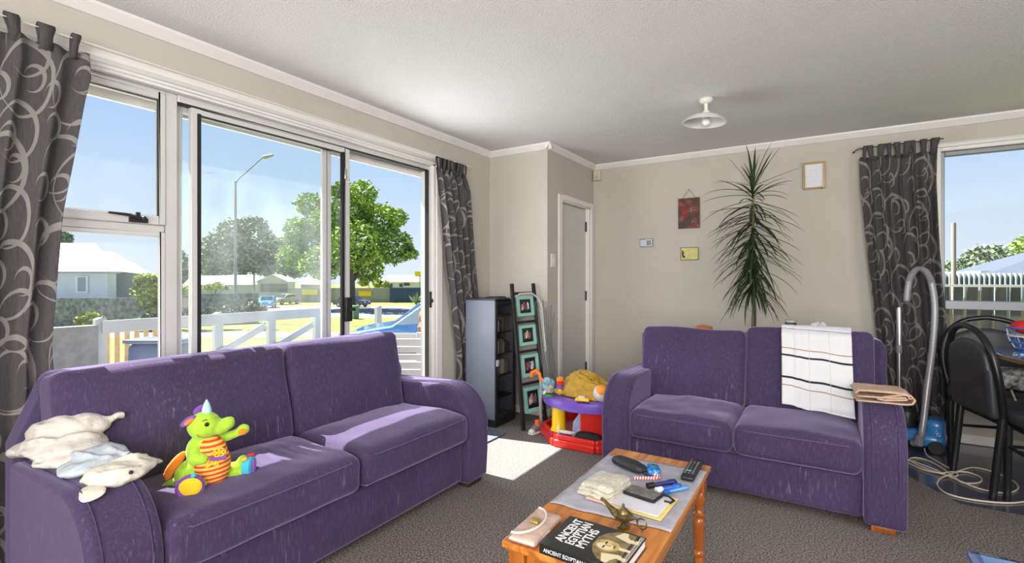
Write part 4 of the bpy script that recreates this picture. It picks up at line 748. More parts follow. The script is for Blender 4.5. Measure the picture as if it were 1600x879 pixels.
# low console behind the loveseat and what sticks up over its back
cn = thing('console_table', 'low narrow shelf unit hidden behind the loveseat', 'console table', (-.35, 4.17, 0)); cm = wood('console_wood', (.16, .08, .035), (.22, .12, .05))
obj('top', B(-.62, .62, -.16, .16, .735, .76), cm, cn, bevel=.004)
for sx in (-.6, .6): obj('side_panel', B(sx-.012, sx+.012, -.15, .15, 0, .735), cm, cn)
obj('shelf', B(-.588, .588, -.15, .15, .36, .38), cm, cn)
tag(obj('wooden_ball', MB().lathe([(.03, 0), (.062, .025), (.072, .05), (.062, .072), (.03, .084), (.004, .087)], 24), mat('orange_wood', (.50, .13, .02), .3, coat=.4), loc=(-.815, 4.18, .76)), 'round orange brown wooden dome peeping above the back of the loveseat', 'ornament')
jr = thing('jar', 'dark green jar with pale lid peeping above the loveseat near the towel', 'jar', (-.205, 4.17, .76)); obj('glass_body', MB().lathe([(.034, 0), (.038, .008), (.038, .125), (.034, .135)], 22), plain('dark_green_glass', 30, 66, 56, rough=.2), jr); obj('lid', MB().lathe([(.036, .135), (.037, .152), (.03, .155)], 22), plain('pale_lid', 175, 178, 172, rough=.4), jr)
tag(obj('plastic_bag', MB().grid(lambda u, v: (.11*v*math.cos(2*PI*u)*(1+.2*N3(u*9, 1, 1)), .08*v*math.sin(2*PI*u), .012+max(0, .125*(1-v**3)*(.9+.35*N3(v*6*math.cos(2*PI*u), v*6*math.sin(2*PI*u), 2)))), 40, 20), plain('white_bag', 205, 205, 210, rough=.5, bump=.6, bscale=40), loc=(-.03, 4.17, .76), solid=.003, offset=1), 'crumpled white plastic bag showing above the striped towel', 'bag')
gt = thing('glass_vase', 'clear greenish glass container behind the right back of the loveseat', 'vase', (.215, 4.17, .76)); obj('glass_wall', MB().lathe([(.04, 0), (.042, .09), (.040, .09), (.038, .006), (.002, .005)], 24), glass('green_glass', .4, (.75, .92, .85)), gt)
ws = thing('wire_stand', 'thin black wire stand with loops beside the left back of the loveseat', 'wire stand', (-1.24, 4.17, 0)); wm = mat('black_wire', (.03, .025, .02), .4, metal=.5)
for sx in (-.05, .05, .0): obj('wire_leg', MB().tube([(sx, -.03+abs(sx), 0), (sx*1.0, .0, .3), (sx*.8, 0, .56)], .004, 6), wm, ws)
lp_ = MB()
for z, r_, cx_ in ((.585, .035, -.0), (.56, .03, .04)): lp_.tube([(cx_+r_*math.cos(a), r_*.6*math.sin(a), z+.0) for a in [2*PI*k/18 for k in range(18)]], .0045, 6, closed=True)
lp_.tube([(-.04, 0, .52), (-.03, 0, .56), (0, 0, .575), (.05, 0, .58)], .004, 6); obj('wire_loop', lp_, wm, ws)

# ================================================================ on the walls
hp = thing('hanging_picture', 'dark red and brown street scene picture hung from a string on the back wall', 'picture', (-1.082, YB, 1.69))
pmx = mat('dark_red_scene', (.1, .03, .02), .4); n, l, b = sh(pmx); t_ = n.new('ShaderNodeTexCoord'); rp = n.new('ShaderNodeValToRGB'); nz = n.new('ShaderNodeTexNoise'); nz.inputs['Scale'].default_value = 14; nz.inputs['Detail'].default_value = 8; l.new(t_.outputs['Object'], nz.inputs[0]); l.new(nz.outputs[0], rp.inputs[0])
el_ = rp.color_ramp.elements; el_[0].position = .36; el_[0].color = (.035, .014, .010, 1); el_[1].position = .66; el_[1].color = (.17, .11, .05, 1); a = el_.new(.50); a.color = (.06, .025, .016, 1); a = el_.new(.60); a.color = (.20, .030, .018, 1); l.new(rp.outputs[0], b.inputs['Base Color'])
obj('board', B(-.098, .098, -.016, -.004, 0, .288), mat('picture_edge', (.10, .05, .03), .5), hp, bevel=.002); obj('painted_scene', B(-.094, .094, -.018, -.0155, .004, .284), pmx, hp, smooth=False)
for x_, z_, w_, h_, m_ in ((-.05, .16, .05, .05, redp), (.02, .15, .012, .045, wht), (.04, .165, .05, .012, plain('pink_white', 190, 150, 150)), (-.03, .11, .05, .03, redp), (.035, .055, .012, .012, wht)): obj('painted_detail', B(x_-w_/2, x_+w_/2, -.0188, -.0178, z_, z_+h_), mat('detail_'+m_.name, tuple(q_*.38 for q_ in tuple(m_.node_tree.nodes['Principled BSDF'].inputs[0].default_value)[:3]), .6), hp, bevel=.0004)
obj('string', MB().tube([(-.06, -.008, .286), (-.03, -.006, .33), (0, -.005, .366), (.03, -.006, .33), (.06, -.008, .286)], .0016, 6), mat('brown_string', (.16, .09, .05), .8), hp); obj('nail', MB().tube([(0, .0, .366), (0, -.012, .368)], .003, 8), M['black'], hp)
th_ = thing('small_plaque', 'small white and grey card with columns on the back wall', 'plaque', (-1.489, YB, 1.527)); obj('backing', B(-.064, .064, -.014, -.002, 0, .082), plain('grey_plaque', 120, 125, 128), th_, bevel=.003); obj('left_panel', B(-.058, -.008, -.016, -.013, .008, .072), plain('pale_panel', 190, 200, 210), th_, smooth=False)
for k in range(3): obj('column_mark', B(.004+.016*k, .014+.016*k, -.0165, -.013, .014, .066), plain('dark_mark_%d' % k, 90, 95, 105), th_, smooth=False)
obj('right_panel', B(-.008, .058, -.015, -.013, .006, .076), plain('white_panel', 200, 205, 200), th_, smooth=False)
yc = thing('yellow_plaque', 'pale yellow rectangular plaque below the hanging picture', 'plaque', (-1.076, YB, 1.392)); obj('board', B(-.080, .080, -.014, -.002, 0, .116), plain('pale_yellow_board', 196, 190, 120, var=.12, vscale=30), yc, bevel=.002); obj('border', frame_xz(-.082, .082, -.017, -.012, -.002, .118, .006), plain('olive_border', 120, 112, 66), yc, bevel=.001)
obj('dark_figure', MB().ell((-.060, -.016, .058), (.010, .003, .024)).ell((-.052, -.016, .030), (.014, .003, .010)).ell((-.064, -.016, .084), (.006, .003, .008)), M['black'], yc)
cf = thing('certificate_frame', 'gold framed certificate right of the dragon tree on the back wall', 'picture frame', (-.069, YB, 1.968)); obj('frame', frame_xz(-.080, .080, -.022, -.002, 0, .222, .014), mat('gold_frame', (.34, .23, .09), .4, metal=.3), cf, bevel=.003); obj('paper', B(-.067, .067, -.010, -.004, .013, .209), plain('white_sheet', 214, 216, 222, rough=.8), cf, smooth=False)
for k in range(7): obj('faint_line', B(-.035, .035-.01*(k % 3), -.0108, -.0098, .05+.018*k, .053+.018*k), plain('faint_grey_%d' % k, 190, 192, 200), cf, smooth=False)
ls = thing('light_switch', 'white light switch on the narrow wall beside the cupboard door', 'switch', (XJ, 3.945, 1.315)); obj('plate', B(.001, .011, -.038, .038, 0, .122), plain('switch_white', 215, 212, 205, rough=.4), ls, bevel=.003); obj('rocker', B(.011, .015, -.008, .008, .045, .075), plain('switch_rocker', 225, 222, 215, rough=.4), ls, bevel=.001)
sn_ = thing('alarm_sensor', 'small cream alarm sensor under the cornice in the back corner', 'sensor', (-2.0, YB, 2.235)); obj('housing', B(-.04, .04, -.05, -.001, 0, .105), plain('cream_plastic', 196, 186, 165, rough=.5), sn_, bevel=.008, seg=3); obj('lens', B(-.025, .025, -.053, -.048, .012, .05), plain('sensor_lens', 180, 172, 155, rough=.3), sn_, bevel=.002)
# ceiling lamp
cl1 = thing('ceiling_light', 'white ceiling light with a shallow glass dish shade', 'ceiling light', (-.655, 3.44, HC)); wp_ = plain('lamp_white', 215, 210, 202, rough=.4)
obj('ceiling_rose', MB().lathe([(.04, -.001), (.045, -.012), (.036, -.028), (.018, -.035)], 24), wp_, cl1); obj('stem', MB().tube([(0, 0, -.03), (0, 0, -.10)], .012, 12), wp_, cl1)
obj('lamp_holder', MB().lathe([(.022, -.085), (.024, -.10), (.024, -.125), (.018, -.13)], 18), wp_, cl1); obj('bulb', MB().ell((0, 0, -.152), (.026, .026, .030)), plain('bulb_glass', 225, 222, 215, rough=.3), cl1)
obj('dish_shade', MB().lathe([(.022, -.098), (.07, -.108), (.115, -.130), (.138, -.155), (.142, -.158), (.136, -.160), (.112, -.136), (.07, -.114), (.022, -.104)], 40, mx=Matrix.Rotation(R(4), 4, 'Y')), mat('opal_glass', (.75, .74, .72), .3, coat=.3), cl1)
tag(obj('ceiling_hook', MB().tube([(0, 0, .0), (0, 0, -.012), (.006, 0, -.02)], .002, 6), M['black'], loc=(-.22, 2.1, HC)), 'tiny dark hook on the ceiling nearer than the ceiling light', 'hook')

# ================================================================ vacuum cleaner
vc = thing('vacuum_cleaner', 'blue and black canister vacuum cleaner with grey hose by the grey curtain', 'vacuum cleaner', (.585, 4.60, -.002), R(-12)); vb = mat('vacuum_blue', (.03, .20, .52), .3, coat=.4)
obj('body', MB().rbox((0, 0, .085), (.30, .24, .11), .05, 10, .01), vb, vc); obj('rear_shell', MB().rbox((.09, .0, .155), (.11, .20, .15), .04, 10), vb, vc)
obj('dust_canister', MB().lathe([(.055, .12), (.062, .14), (.062, .25), (.05, .275), (.03, .285), (.03, .30)], 24, (-.07, -.02, 0)), M['black'], vc); obj('canister_cap', MB().lathe([(.034, .30), (.036, .315), (.02, .325)], 20, (-.07, -.02, 0)), M['chrome'], vc)
text('vacuum_badge', 'G', .035, plain('badge_white', 220, 220, 225), vc, (.10, -.108, .125), (PI/2, 0, 0))
for x_ in (-.09, .10):
    for y_ in (-.115, .115): obj('wheel', MB().lathe([(.01, -.012), (.042, -.012), (.046, 0), (.042, .012), (.01, .012)], 22, mx=Matrix.Translation((x_, y_, .046)) @ Matrix.Rotation(PI/2, 4, 'X')), M['black'], vc)
# hose path in room coordinates
hp_ = [(.570, 4.42, .11), (.590, 4.46, .22), (.618, 4.50, .46), (.655, 4.56, .75), (.668, 4.58, 1.00), (.655, 4.60, 1.17), (.628, 4.60, 1.255), (.590, 4.60, 1.285), (.555, 4.60, 1.265), (.53, 4.62, 1.20), (.515, 4.63, 1.05)]
sp2 = smooth_path(hp_, 22); hz = thing('vacuum_hose', 'long ribbed silver grey vacuum hose arching in front of the curtain', 'hose'); obj('hose_tube', MB().tube(sp2, [.0195+.0022*(i % 2) for i in range(len(sp2))], 14), mat('grey_hose', (.30, .30, .33), .35, metal=.3), hz); obj('hose_elbow', MB().tube([(.565, 4.42, .13), (.560, 4.42, .07), (.53, 4.45, .06)], [.026, .028, .024], 14), mat('dark_elbow', (.20, .20, .22), .4), hz)
wd = thing('vacuum_wand', 'chrome vacuum wand standing against the grey curtain', 'vacuum wand', (.478, 4.66, 0)); wcm = mat('brushed_wand', (.45, .45, .48), .3, metal=.9); obj('tube', MB().tube([(0, 0, .10), (-.002, .02, 1.0)], .014, 14), wcm, wd); obj('collar', MB().tube([(-.001, .012, .66), (-.001, .014, .72)], .019, 14), plain('grey_collar', 120, 120, 125), wd); obj('upper_tube', MB().tube([(.0, .013, .72), (-.002, .019, .99)], .0175, 14), wcm, wd)
obj('floor_head', MB().rbox((0, -.03, .028), (.22, .09, .056), .02, 7), M['black'], wd); obj('neck', MB().tube([(0, -.02, .05), (0, 0, .11)], .018, 12), M['black'], wd)
# cord
cpts = [(.60, 4.50, .02), (.60, 4.40, .004), (.64, 4.28, .004), (.66, 4.22, .004), (.70, 4.12, .004), (.69, 4.03, .004), (.62, 4.02, .006), (.52, 4.13, .004), (.485, 4.22, .004), (.52, 4.29, .004), (.58, 4.28, .004), (.63, 4.16, .008), (.67, 4.02, .006), (.70, 3.92, .004), (.78, 3.97, .004), (.81, 4.08, .004), (.76, 4.14, .006), (.68, 4.09, .008), (.61, 4.02, .010), (.53, 4.06, .004), (.47, 4.16, .004), (.49, 4.20, .006), (.58, 4.10, .008), (.66, 3.98, .006), (.76, 3.86, .004), (.87, 3.86, .004), (.95, 3.98, .004), (.96, 4.12, .004), (.90, 4.24, .004), (.82, 4.27, .004), (.74, 4.17, .006), (.66, 4.02, .012), (.60, 3.93, .004), (.565, 3.80, .004), (.585, 3.68, .004), (.66, 3.645, .004), (.76, 3.66, .004), (.85, 3.70, .004), (.92, 3.76, .004), (1.02, 3.84, .004), (1.10, 3.95, .004), (1.12, 4.10, .02), (1.13, 4.16, .25), (1.10, 4.22, .45), (1.08, 4.30, .6)]
tag(obj('power_cord', MB().tube(smooth_path(cpts[:41], 7), .0048, 8), plain('beige_cord', 205, 196, 176, rough=.5), loc=(0, 0, 0)), 'beige power cord in loose loops on the dining floor', 'cord')
tag(obj('extension_cord', MB().tube(smooth_path([(.955, 4.12, .545), (.965, 4.0, .44), (.985, 3.88, .25), (1.01, 3.80, .08), (1.05, 3.80, .004)], 6), .005, 8), plain('beige_cord_b', 205, 196, 176, rough=.5)), 'beige cord running slanted from the dining table down to the floor', 'cord')

# ================================================================ dining chairs
def make_chair(label, loc, rz):
    """local: back plane at y=0, seat runs to -y ... faces -y"""
    t = thing('dining_chair', label, 'chair', loc, rz, 'black padded dining chairs'); fm = mat('black_chair_frame', (.012, .012, .013), .3) if 'cf' not in M else M['cf']; M['cf'] = fm
    pad = M.setdefault('pad', mat('charcoal_vinyl_pad', (.040, .040, .048), .45, var=.2, vscale=12)); hw = .205
    def back(s_): return smooth_path([(s_*hw, .04, -.0), (s_*hw, .02, .25), (s_*hw*1.02, .0, .45), (s_*hw*1.16, .03, .65), (s_*hw*1.02, .055, .82), (s_*hw*.60, .07, .915), (0, .075, .945)], 5)
    for s_ in (-1, 1):
        obj('leg', MB().tube([(s_*hw, .045, 0), (s_*hw, .02, .25), (s_*hw*1.02, 0, .45)], [.018, .020, .021], 10), fm, t); obj('leg', MB().tube([(s_*hw, -.40, 0), (s_*hw, -.385, .42)], [.017, .020], 10), fm, t)
    up = [p for p in back(-1) if p.z > .44]+[p for p in back(1) if p.z > .44][::-1][1:]; obj('back_frame', MB().tube(up, .0185, 12), fm, t)
    bp_ = MB().rbox((0, .028, .655), (2*hw*1.04, .045, .43), .02, 12, fn=lambda p, q: (p.x*(1-.16*max(0, q[2])**2), p.y+.03*(q[2]+1)*.5-.0*q[0]**2, p.z-(.055*q[0]**2 if q[2] > .3 else 0)+(.0))); obj('backrest', bp_, pad, t)
    obj('seat', MB().rbox((0, -.195, .455), (.43, .42, .065), .03, 10, .012), pad, t); obj('seat_frame', MB().box(-hw, hw, -.385, .0, .405, .425), fm, t, bevel=.004)
    for s_ in (-1, 1): obj('brace', MB().tube([(s_*hw, -.38, .30), (s_*hw, .01, .30)], .009, 8), fm, t)
    return t
c1 = make_chair('nearest black padded dining chair, back towards the loveseat', (.782, 3.935, -.002), R(90+14))
c2 = copy_tree(c1); c2.location = (.965, 4.66, -.002); c2.rotation_euler.z = R(-8); c2['label'] = 'black padded dining chair in front of the dining window, facing the room'
c3 = copy_tree(c1); c3.location = (1.125, 3.40, -.002); c3.rotation_euler.z = R(180+10); c3['label'] = 'black dining chair cut by the right edge, its arch above the table edge'
# ---------------------------------------------------------------- dining table
dt = thing('dining_table', 'round dining table with a glossy top, painted blue reflection and wooden edge', 'dining table', (1.50, 4.13, -.002)); tpm = mat('top_blue_reflection', (.06, .13, .33), .12, coat=.6)  # the blue reflection on the top is put into its base colour
obj('tabletop', MB().lathe([(.60, .735), (.612, .74), (.612, .762), (.60, .765)], 64), wood('table_edge_wood', (.20, .11, .05), (.30, .18, .08)), dt); obj('top_surface', MB().lathe([(.002, .765), (.598, .765), (.598, .768), (.002, .768)], 64), tpm, dt)
obj('pedestal', MB().lathe([(.26, 0), (.26, .03), (.08, .08), (.06, .2), (.06, .68), (.15, .735)], 24), M['black'], dt)
for k in range(4): a = R(45+90*k); obj('leg', MB().beam((.50*math.cos(a), .50*math.sin(a), .0), (.48*math.cos(a), .48*math.sin(a), .735), .05, .05, (1, 0, 0)), M['black'], dt, bevel=.004)
bs = thing('wire_basket', 'round blue and white wire basket on the dining table', 'basket', (1.085, 4.345, .767)); bl = mat('blue_wire', (.05, .14, .45), .35, coat=.3); wwh = plain('white_wire', 200, 205, 212, rough=.3)
for z, r_, mm in ((.01, .06, bl), (.05, .085, bl), (.09, .095, wwh), (.14, .10, bl)): obj('wire_ring', MB().tube([(r_*math.cos(a), r_*math.sin(a), z) for a in [2*PI*k/24 for k in range(24)]], .006, 6, closed=True), mm, bs)
for k in range(10): a = 2*PI*k/10; obj('wire_rib', MB().tube([(.06*math.cos(a), .06*math.sin(a), .01), (.09*math.cos(a), .09*math.sin(a), .07), (.10*math.cos(a), .10*math.sin(a), .14)], .003, 6), wwh if k % 2 else bl, bs)
tag(obj('red_cloth', MB().ell((0, 0, .0), (.085, .085, .045)), mat('red_fabric', (.65, .02, .02), .8, bump=.6, bscale=40), loc=(1.085, 4.345, .767+.145)), 'bright red cloth bundled in the wire basket', 'cloth')
tag(obj('patterned_bag', MB().rbox((0, 0, .06), (.22, .20, .12), .05, 10, .02, fn=lambda p, q: p+Vector((.01*N3(p.y*20, p.z*20, 0), 0, .012*N3(p.x*20, p.y*20, 2)))), mat('patterned_cloth', (.30, .30, .36), .8, speck=(.75, .74, .72), var=.8, vscale=35), loc=(1.06, 4.47, .498)), 'black and white patterned bundle on the seat of the window-side chair', 'bag')
# ---------------------------------------------------------------- dark low unit in the bottom right corner
un = thing('low_side_table', 'dark glossy side table with a painted blue sheen in the bottom right corner', 'side table', (.628, 1.674, 0)); um = mat('dark_gloss', (.012, .012, .016), .15, coat=.6)
obj('tabletop', MB().rbox((0, 0, .42), (.56, .50, .03), .012, 8), mat('dark_top_blue_sheen', (.09, .16, .36), .12, coat=.8), un); obj('edge_band', MB().tube([(x_, y_, .405) for x_, y_ in ((-.27, -.24), (-.27, .24), (.27, .24), (.27, -.24))], .008, 8, closed=True), plain('brass_edge', 175, 150, 120, rough=.4), un)  # blue sheen of the dark reflective top is mixed into its colour
for sx in (-1, 1):
    for sy in (-1, 1): obj('leg', MB().beam((sx*.25, sy*.22, 0), (sx*.25, sy*.22, .405), .035, .035, (0, 1, 0)), um, un, bevel=.003)

# ================================================================ outside
G = -.6; KS, TS = 2.0, 14.9; GS = EYE-(EYE-G)*KS   # the street lies lower and farther than the front lawn
def TT(t): return t*KS if t >= TS else t
Fw = Vector((-math.sin(TH), math.cos(TH), 0)); Rt_ = Vector((math.cos(TH), math.sin(TH), 0)); G = -.6
def O(px, t, y=None, z=None):
    """a point of the street at distance t along the street's own cross axis"""
    g = GS if t >= TS else G; t = TT(t); p = Fw*t+Rt_*((px-800)/F_PX*t); p.z = EYE-(y-434)/F_PX*t if y is not None else (g if z is None else z); return p
def zt(y, t): return EYE-(y-434)/F_PX*TT(t)
def wpx(n_, t): return n_/F_PX*TT(t)
def sbox(mb, p0, p1, depth, z0, z1):
    """upright box from p0 to p1, going back by depth along the street's cross axis"""
    a, b_ = Vector((p0.x, p0.y, 0)), Vector((p1.x, p1.y, 0)); d = Fw*depth; vs = [a, b_, b_+d, a+d]
    return mb.add([v+Vector((0, 0, z0)) for v in vs]+[v+Vector((0, 0, z1)) for v in vs], [(0, 3, 2, 1), (4, 5, 6, 7), (0, 1, 5, 4), (1, 2, 6, 5), (2, 3, 7, 6), (3, 0, 4, 7)])
grass = mat('lawn_grass', (.17, .205, .065), 1, spec=.05, var=.2, vscale=1.5, bump=.8, bscale=60); asph = mat('asphalt_road', (.27, .262, .255), .95, var=.05, vscale=3); conc = mat('pale_concrete', (.21, .205, .20), .95, var=.08, vscale=6)
def strip(name, t0, t1, m_, z=G, px0=-2600, px1=2600, th=.04):
    q4 = [Fw*t+Rt_*r_ for t, r_ in ((t0, -160), (t0, 160), (t1, 160), (t1, -160))]
    mb = MB(); mb.add([Vector((v.x, v.y, z-th)) for v in q4]+[Vector((v.x, v.y, z)) for v in q4], [(0, 3, 2, 1), (4, 5, 6, 7), (0, 1, 5, 4), (1, 2, 6, 5), (2, 3, 7, 6), (3, 0, 4, 7)]); return struct(name, mb, m_, smooth=False)
strip('ground', -12, 14, grass, G-.02, th=.3); strip('ground', 27, 260, grass, GS-.02, th=.3)
sl0 = [Fw*t+Rt_*r_+Vector((0, 0, z_)) for t, r_, z_ in ((14, -160, G-.02), (14, 160, G-.02), (27, 160, GS-.02), (27, -160, GS-.02))]
struct('ground', MB().add(sl0+[v-Vector((0, 0, .3)) for v in sl0], [(0, 1, 2, 3), (7, 6, 5, 4), (0, 4, 5, 1), (1, 5, 6, 2), (2, 6, 7, 3), (3, 7, 4, 0)]), grass, smooth=False)
strip('road', 45.2, 64.0, asph, GS+.0); strip('footpath', 30.4, 33.2, conc, GS+.0)
struct('patio', B(-8.6, XL-.14, -4, 12, G-.02, G+.01), mat('pale_patio', (.42, .41, .39), .9, var=.06, vscale=5), smooth=False); struct('door_step', B(-3.35, XL-.14, 1.0, 3.3, G, -.03), conc, bevel=.01)
# eave: soffit, fascia and gutter of this house
wsof = mat('soffit_white', (.80, .79, .76), .6); ev = MB(); ev.box(-2.90, XL-.14, -1.5, 4.4, 2.165, 2.20)
for k in range(10): ev.box(-2.90, XL-.14, -1.4+.6*k, -1.385+.6*k, 2.160, 2.165)
struct('soffit', ev, wsof, smooth=False); struct('gutter', MB().prism([(-2.935, 2.08), (-2.875, 2.069), (-2.87, 2.20), (-2.96, 2.20), (-2.955, 2.10)], -1.5, 3.85, 'y'), wsof, smooth=False)
struct('roof', B(-2.90, XR+.3, -2.9, 5.6, 2.52, 2.60), wsof, smooth=False)
# ---- white fence along the front lawn
fw = mat('white_painted_timber', (.40, .395, .39), .6); FX = -9.2; FT = .58
for i, (y_, h_) in enumerate(((3.0, FT), (4.71, FT-.02), (5.72, FT-.04), (6.76, FT-.1), (8.49, FT-.08))):
    tag(obj('fence_post', MB().prism([(-.07, G), (.07, G), (.07, h_+.02), (0, h_+.05), (-.07, h_+.02)], -.06, .06), fw, loc=(FX, y_, 0), bevel=.008), ('white fence post where the grey block wall ends' if i == 0 else 'lone white gate post seen through the open door' if i == 4 else 'white post of the rail fence, %s' % ('', 'just right of the black door seal', 'in the middle of the dusty glass', 'at the right end of the rail')[i]), 'fence post')
tag(obj('fence_rail', B(FX+.065, FX+.10, 3.0, 6.8, FT-.19, FT-.0), fw, bevel=.006), 'broad white top rail of the front fence', 'fence rail')
for i, (a, b_) in enumerate((((FX+.085, 3.9, G+.1), (FX+.085, 5.55, .30)), ((FX+.085, 4.8, G+.05), (FX+.085, 6.6, .24)))): tag(obj('fence_brace', MB().beam(a, b_, .04, .13), fw, bevel=.006), ('left' if i == 0 else 'right')+' one of the slanting white braces below the fence rail', 'fence brace')
# block wall and pickets at the left
blk_ = mat('grey_block', (.20, .19, .18), .95, var=.2, vscale=7, bump=.4, bscale=25); gw = thing('block_wall', 'low grey concrete block wall with a pale capping left of the white fence', 'wall', (FX, 1.9, G)); obj('blocks', B(-.1, .1, -1.6, 1.05, 0, 1.12), blk_, gw, bevel=.01); obj('capping', B(-.14, .14, -1.65, .2, 1.12, 1.19), plain('sand_cap', 190, 170, 145, rough=.9), gw, bevel=.01)
pf = thing('picket_screen', 'short screen of tan timber pickets behind the white rail', 'fence', (FX-.5, 3.45, G)); tanm = plain('tan_timber', 205, 165, 118, rough=.9, var=.15, vscale=10)
for k in range(8): obj('picket', B(-.01, .01, -.5+.135*k, -.43+.135*k, .05, 1.0), tanm, pf)
obj('crossbar', B(-.03, -.01, -.52, .58, .3, .36), tanm, pf)
tub = thing('blue_bin', 'blue grey plastic bin lying on the patio edge left of the door frame', 'bin', O(252, 6.6)+Vector((0, 0, .01)), TH); obj('body', MB().rbox((0, 0, .51), (.72, .35, .90), .10, 8), mat('slate_blue', (.06, .09, .17), .5), tub); obj('lid', MB().rbox((0, 0, .98), (.76, .38, .06), .02, 6), mat('slate_blue_lid', (.07, .10, .19), .45), tub); obj('wheel', MB().ell((-.25, -.18, .08), (.08, .03, .08)).ell((.25, -.18, .08), (.08, .03, .08)), M['black'], tub)
# ---- foliage
def leafcloud(blobs, n_, size, seed, dens=None):
    r_ = random.Random(seed); mb = MB(); tot = sum(b_[3]**2 for b_ in blobs)
    for bl_ in blobs:
        c, rr_ = Vector(bl_[:3]), bl_[3]; fz = bl_[4] if len(bl_) > 4 else .8
        for k in range(int(n_*rr_**2/tot)):
            v = Vector((r_.gauss(0, 1), r_.gauss(0, 1), r_.gauss(0, 1))).normalized()*rr_*(r_.uniform(.35, 1)**.45)*(1+.22*noise.noise(Vector((k*.37, seed, c.x))))
            v.z *= fz; p = c+v; a = Vector((r_.gauss(0, 1), r_.gauss(0, 1), r_.gauss(0, .6))).normalized(); b2 = a.cross(Vector((r_.gauss(0, 1), r_.gauss(0, 1), r_.gauss(0, 1)))).normalized(); s_ = size*r_.uniform(.6, 1.3)
            mb.add([p-a*s_, p+b2*s_*.55, p+a*s_, p-b2*s_*.55], [(0, 1, 2, 3)])
    return mb
def leafm_(name, c, v=.45): return mat(name, c, .7, spec=.2, var=v, vscale=.9, sheen=0)
def tree(name, label, cat, px, t, ybase, blobs, m_, n_, size, seed, trunk=.2, group=None, fz=.8, zb=None, branch=True):
    """blobs in pixels of the view at distance t: (px, py, radius px, extra distance)"""
    base = O(px, t); size *= TT(t)/t; trunk *= TT(t)/t; o = thing(name, label, cat, base, 0, group); bl_ = []
    for b_ in blobs: p = O(b_[0], t+(b_[3] if len(b_) > 3 else 0), b_[1])-base; bl_.append((p.x, p.y, p.z, wpx(b_[2], t), fz))
    obj('foliage', leafcloud(bl_, n_, size, seed), m_, o, smooth=False)
    if trunk:
        top = max(bl_, key=lambda q_: q_[3]); bk_ = M.setdefault('bark', mat('grey_bark', (.11, .10, .085), .95, var=.3, vscale=8)); mb = MB(); mb.tube([(0, 0, 0), (0, 0, top[2]*.55), (top[0]*.6, top[1]*.6, top[2])], [trunk, trunk*.8, trunk*.35], 10)
        if branch:
            for b_ in bl_[:7]: mb.tube([(0, 0, top[2]*.45), (b_[0]*.5, b_[1]*.5, lerp(top[2]*.45, b_[2], .6)), b_[:3]], [trunk*.5, trunk*.3, trunk*.12], 7)
        obj('trunk', mb, bk_, o)
    return o
bright = leafm_('bright_green_leaf', (.25, .36, .07)); dusty = leafm_('grey_green_leaf', (.20, .25, .16)); shrubm = leafm_('yellow_green_leaf', (.33, .40, .11)); darkm = leafm_('dark_green_leaf', (.11, .15, .08))
tree('street_tree', 'bright green leafy street tree seen through the open sliding door', 'tree', 549, 28.5, 482, [(548, 330, 34), (565, 302, 24, -1), (535, 300, 20), (590, 345, 36, 1), (620, 340, 18), (610, 385, 36), (560, 385, 46, -1.5), (500, 370, 42, 1), (470, 360, 26), (505, 410, 34, -1), (462, 400, 26), (485, 320, 24, 1), (640, 395, 14), (575, 420, 26, 1), (520, 345, 34)], bright, 21000, .115, 5, .24)
tree('gum_tree', 'big grey green gum tree beyond the white roofed house', 'tree', 380, 58, 470, [(370, 365, 30), (345, 385, 28), (330, 410, 26), (395, 355, 24, 2), (410, 380, 26), (400, 410, 26), (365, 405, 30), (340, 425, 22), (415, 415, 18)], dusty, 8500, .24, 9, .5)
tree('background_tree', 'grey green tree showing between the two sliding door stiles', 'tree', 282, 62, 470, [(284, 415, 22), (290, 440, 22), (275, 395, 12), (300, 445, 20)], dusty, 2600, .25, 12, .3)
tree('background_tree', 'round grey tree top behind the pale house at the far left', 'tree', 95, 62, 470, [(92, 372, 17), (80, 385, 20), (104, 384, 9)], dusty, 2400, .25, 14, .3)
tree('garden_shrub', 'yellow green shrub beside the pale house', 'shrub', 232, 17.6, 500, [(232, 440, 17), (222, 455, 14), (245, 450, 15), (250, 468, 14), (236, 472, 16), (218, 436, 8), (262, 450, 12), (284, 455, 12)], shrubm, 3800, .085, 21, .06)
tree('background_tree', 'pale green tree between the garage and the street tree', 'tree', 445, 78, 470, [(452, 385, 22), (440, 405, 22), (430, 425, 16), (462, 420, 18)], leafm_('pale_green_leaf', (.27, .33, .14)), 3000, .3, 23, .3)
for i, (px, t, y_, pr, lab) in enumerate(((140, 17.5, 497, 13, 'leafy green plant on top of the grey block wall line'), (235, 17.0, 500, 14, 'low dark bush at the foot of the stone fence'), (340, 17.5, 488, 15, 'green hedge plant left of the street lamp foot'), (396, 17.5, 482, 13, 'green hedge plant right of the street lamp foot'), (298, 17.0, 490, 11, 'green hedge plant by the door frame'))):
    tree('garden_bush', lab, 'bush', px, t, 0, [(px, y_, pr), (px-pr, y_+3, pr*.7), (px+pr, y_+2, pr*.7)], (shrubm, darkm, darkm, darkm, darkm)[i], 700, .09, 40+i, 0)
tree('garden_bush', 'light green bush under the street tree by the far fence', 'bush', 580, 40, 0, [(568, 440, 9), (590, 442, 8), (602, 444, 7)], shrubm, 1200, .11, 51, .05)
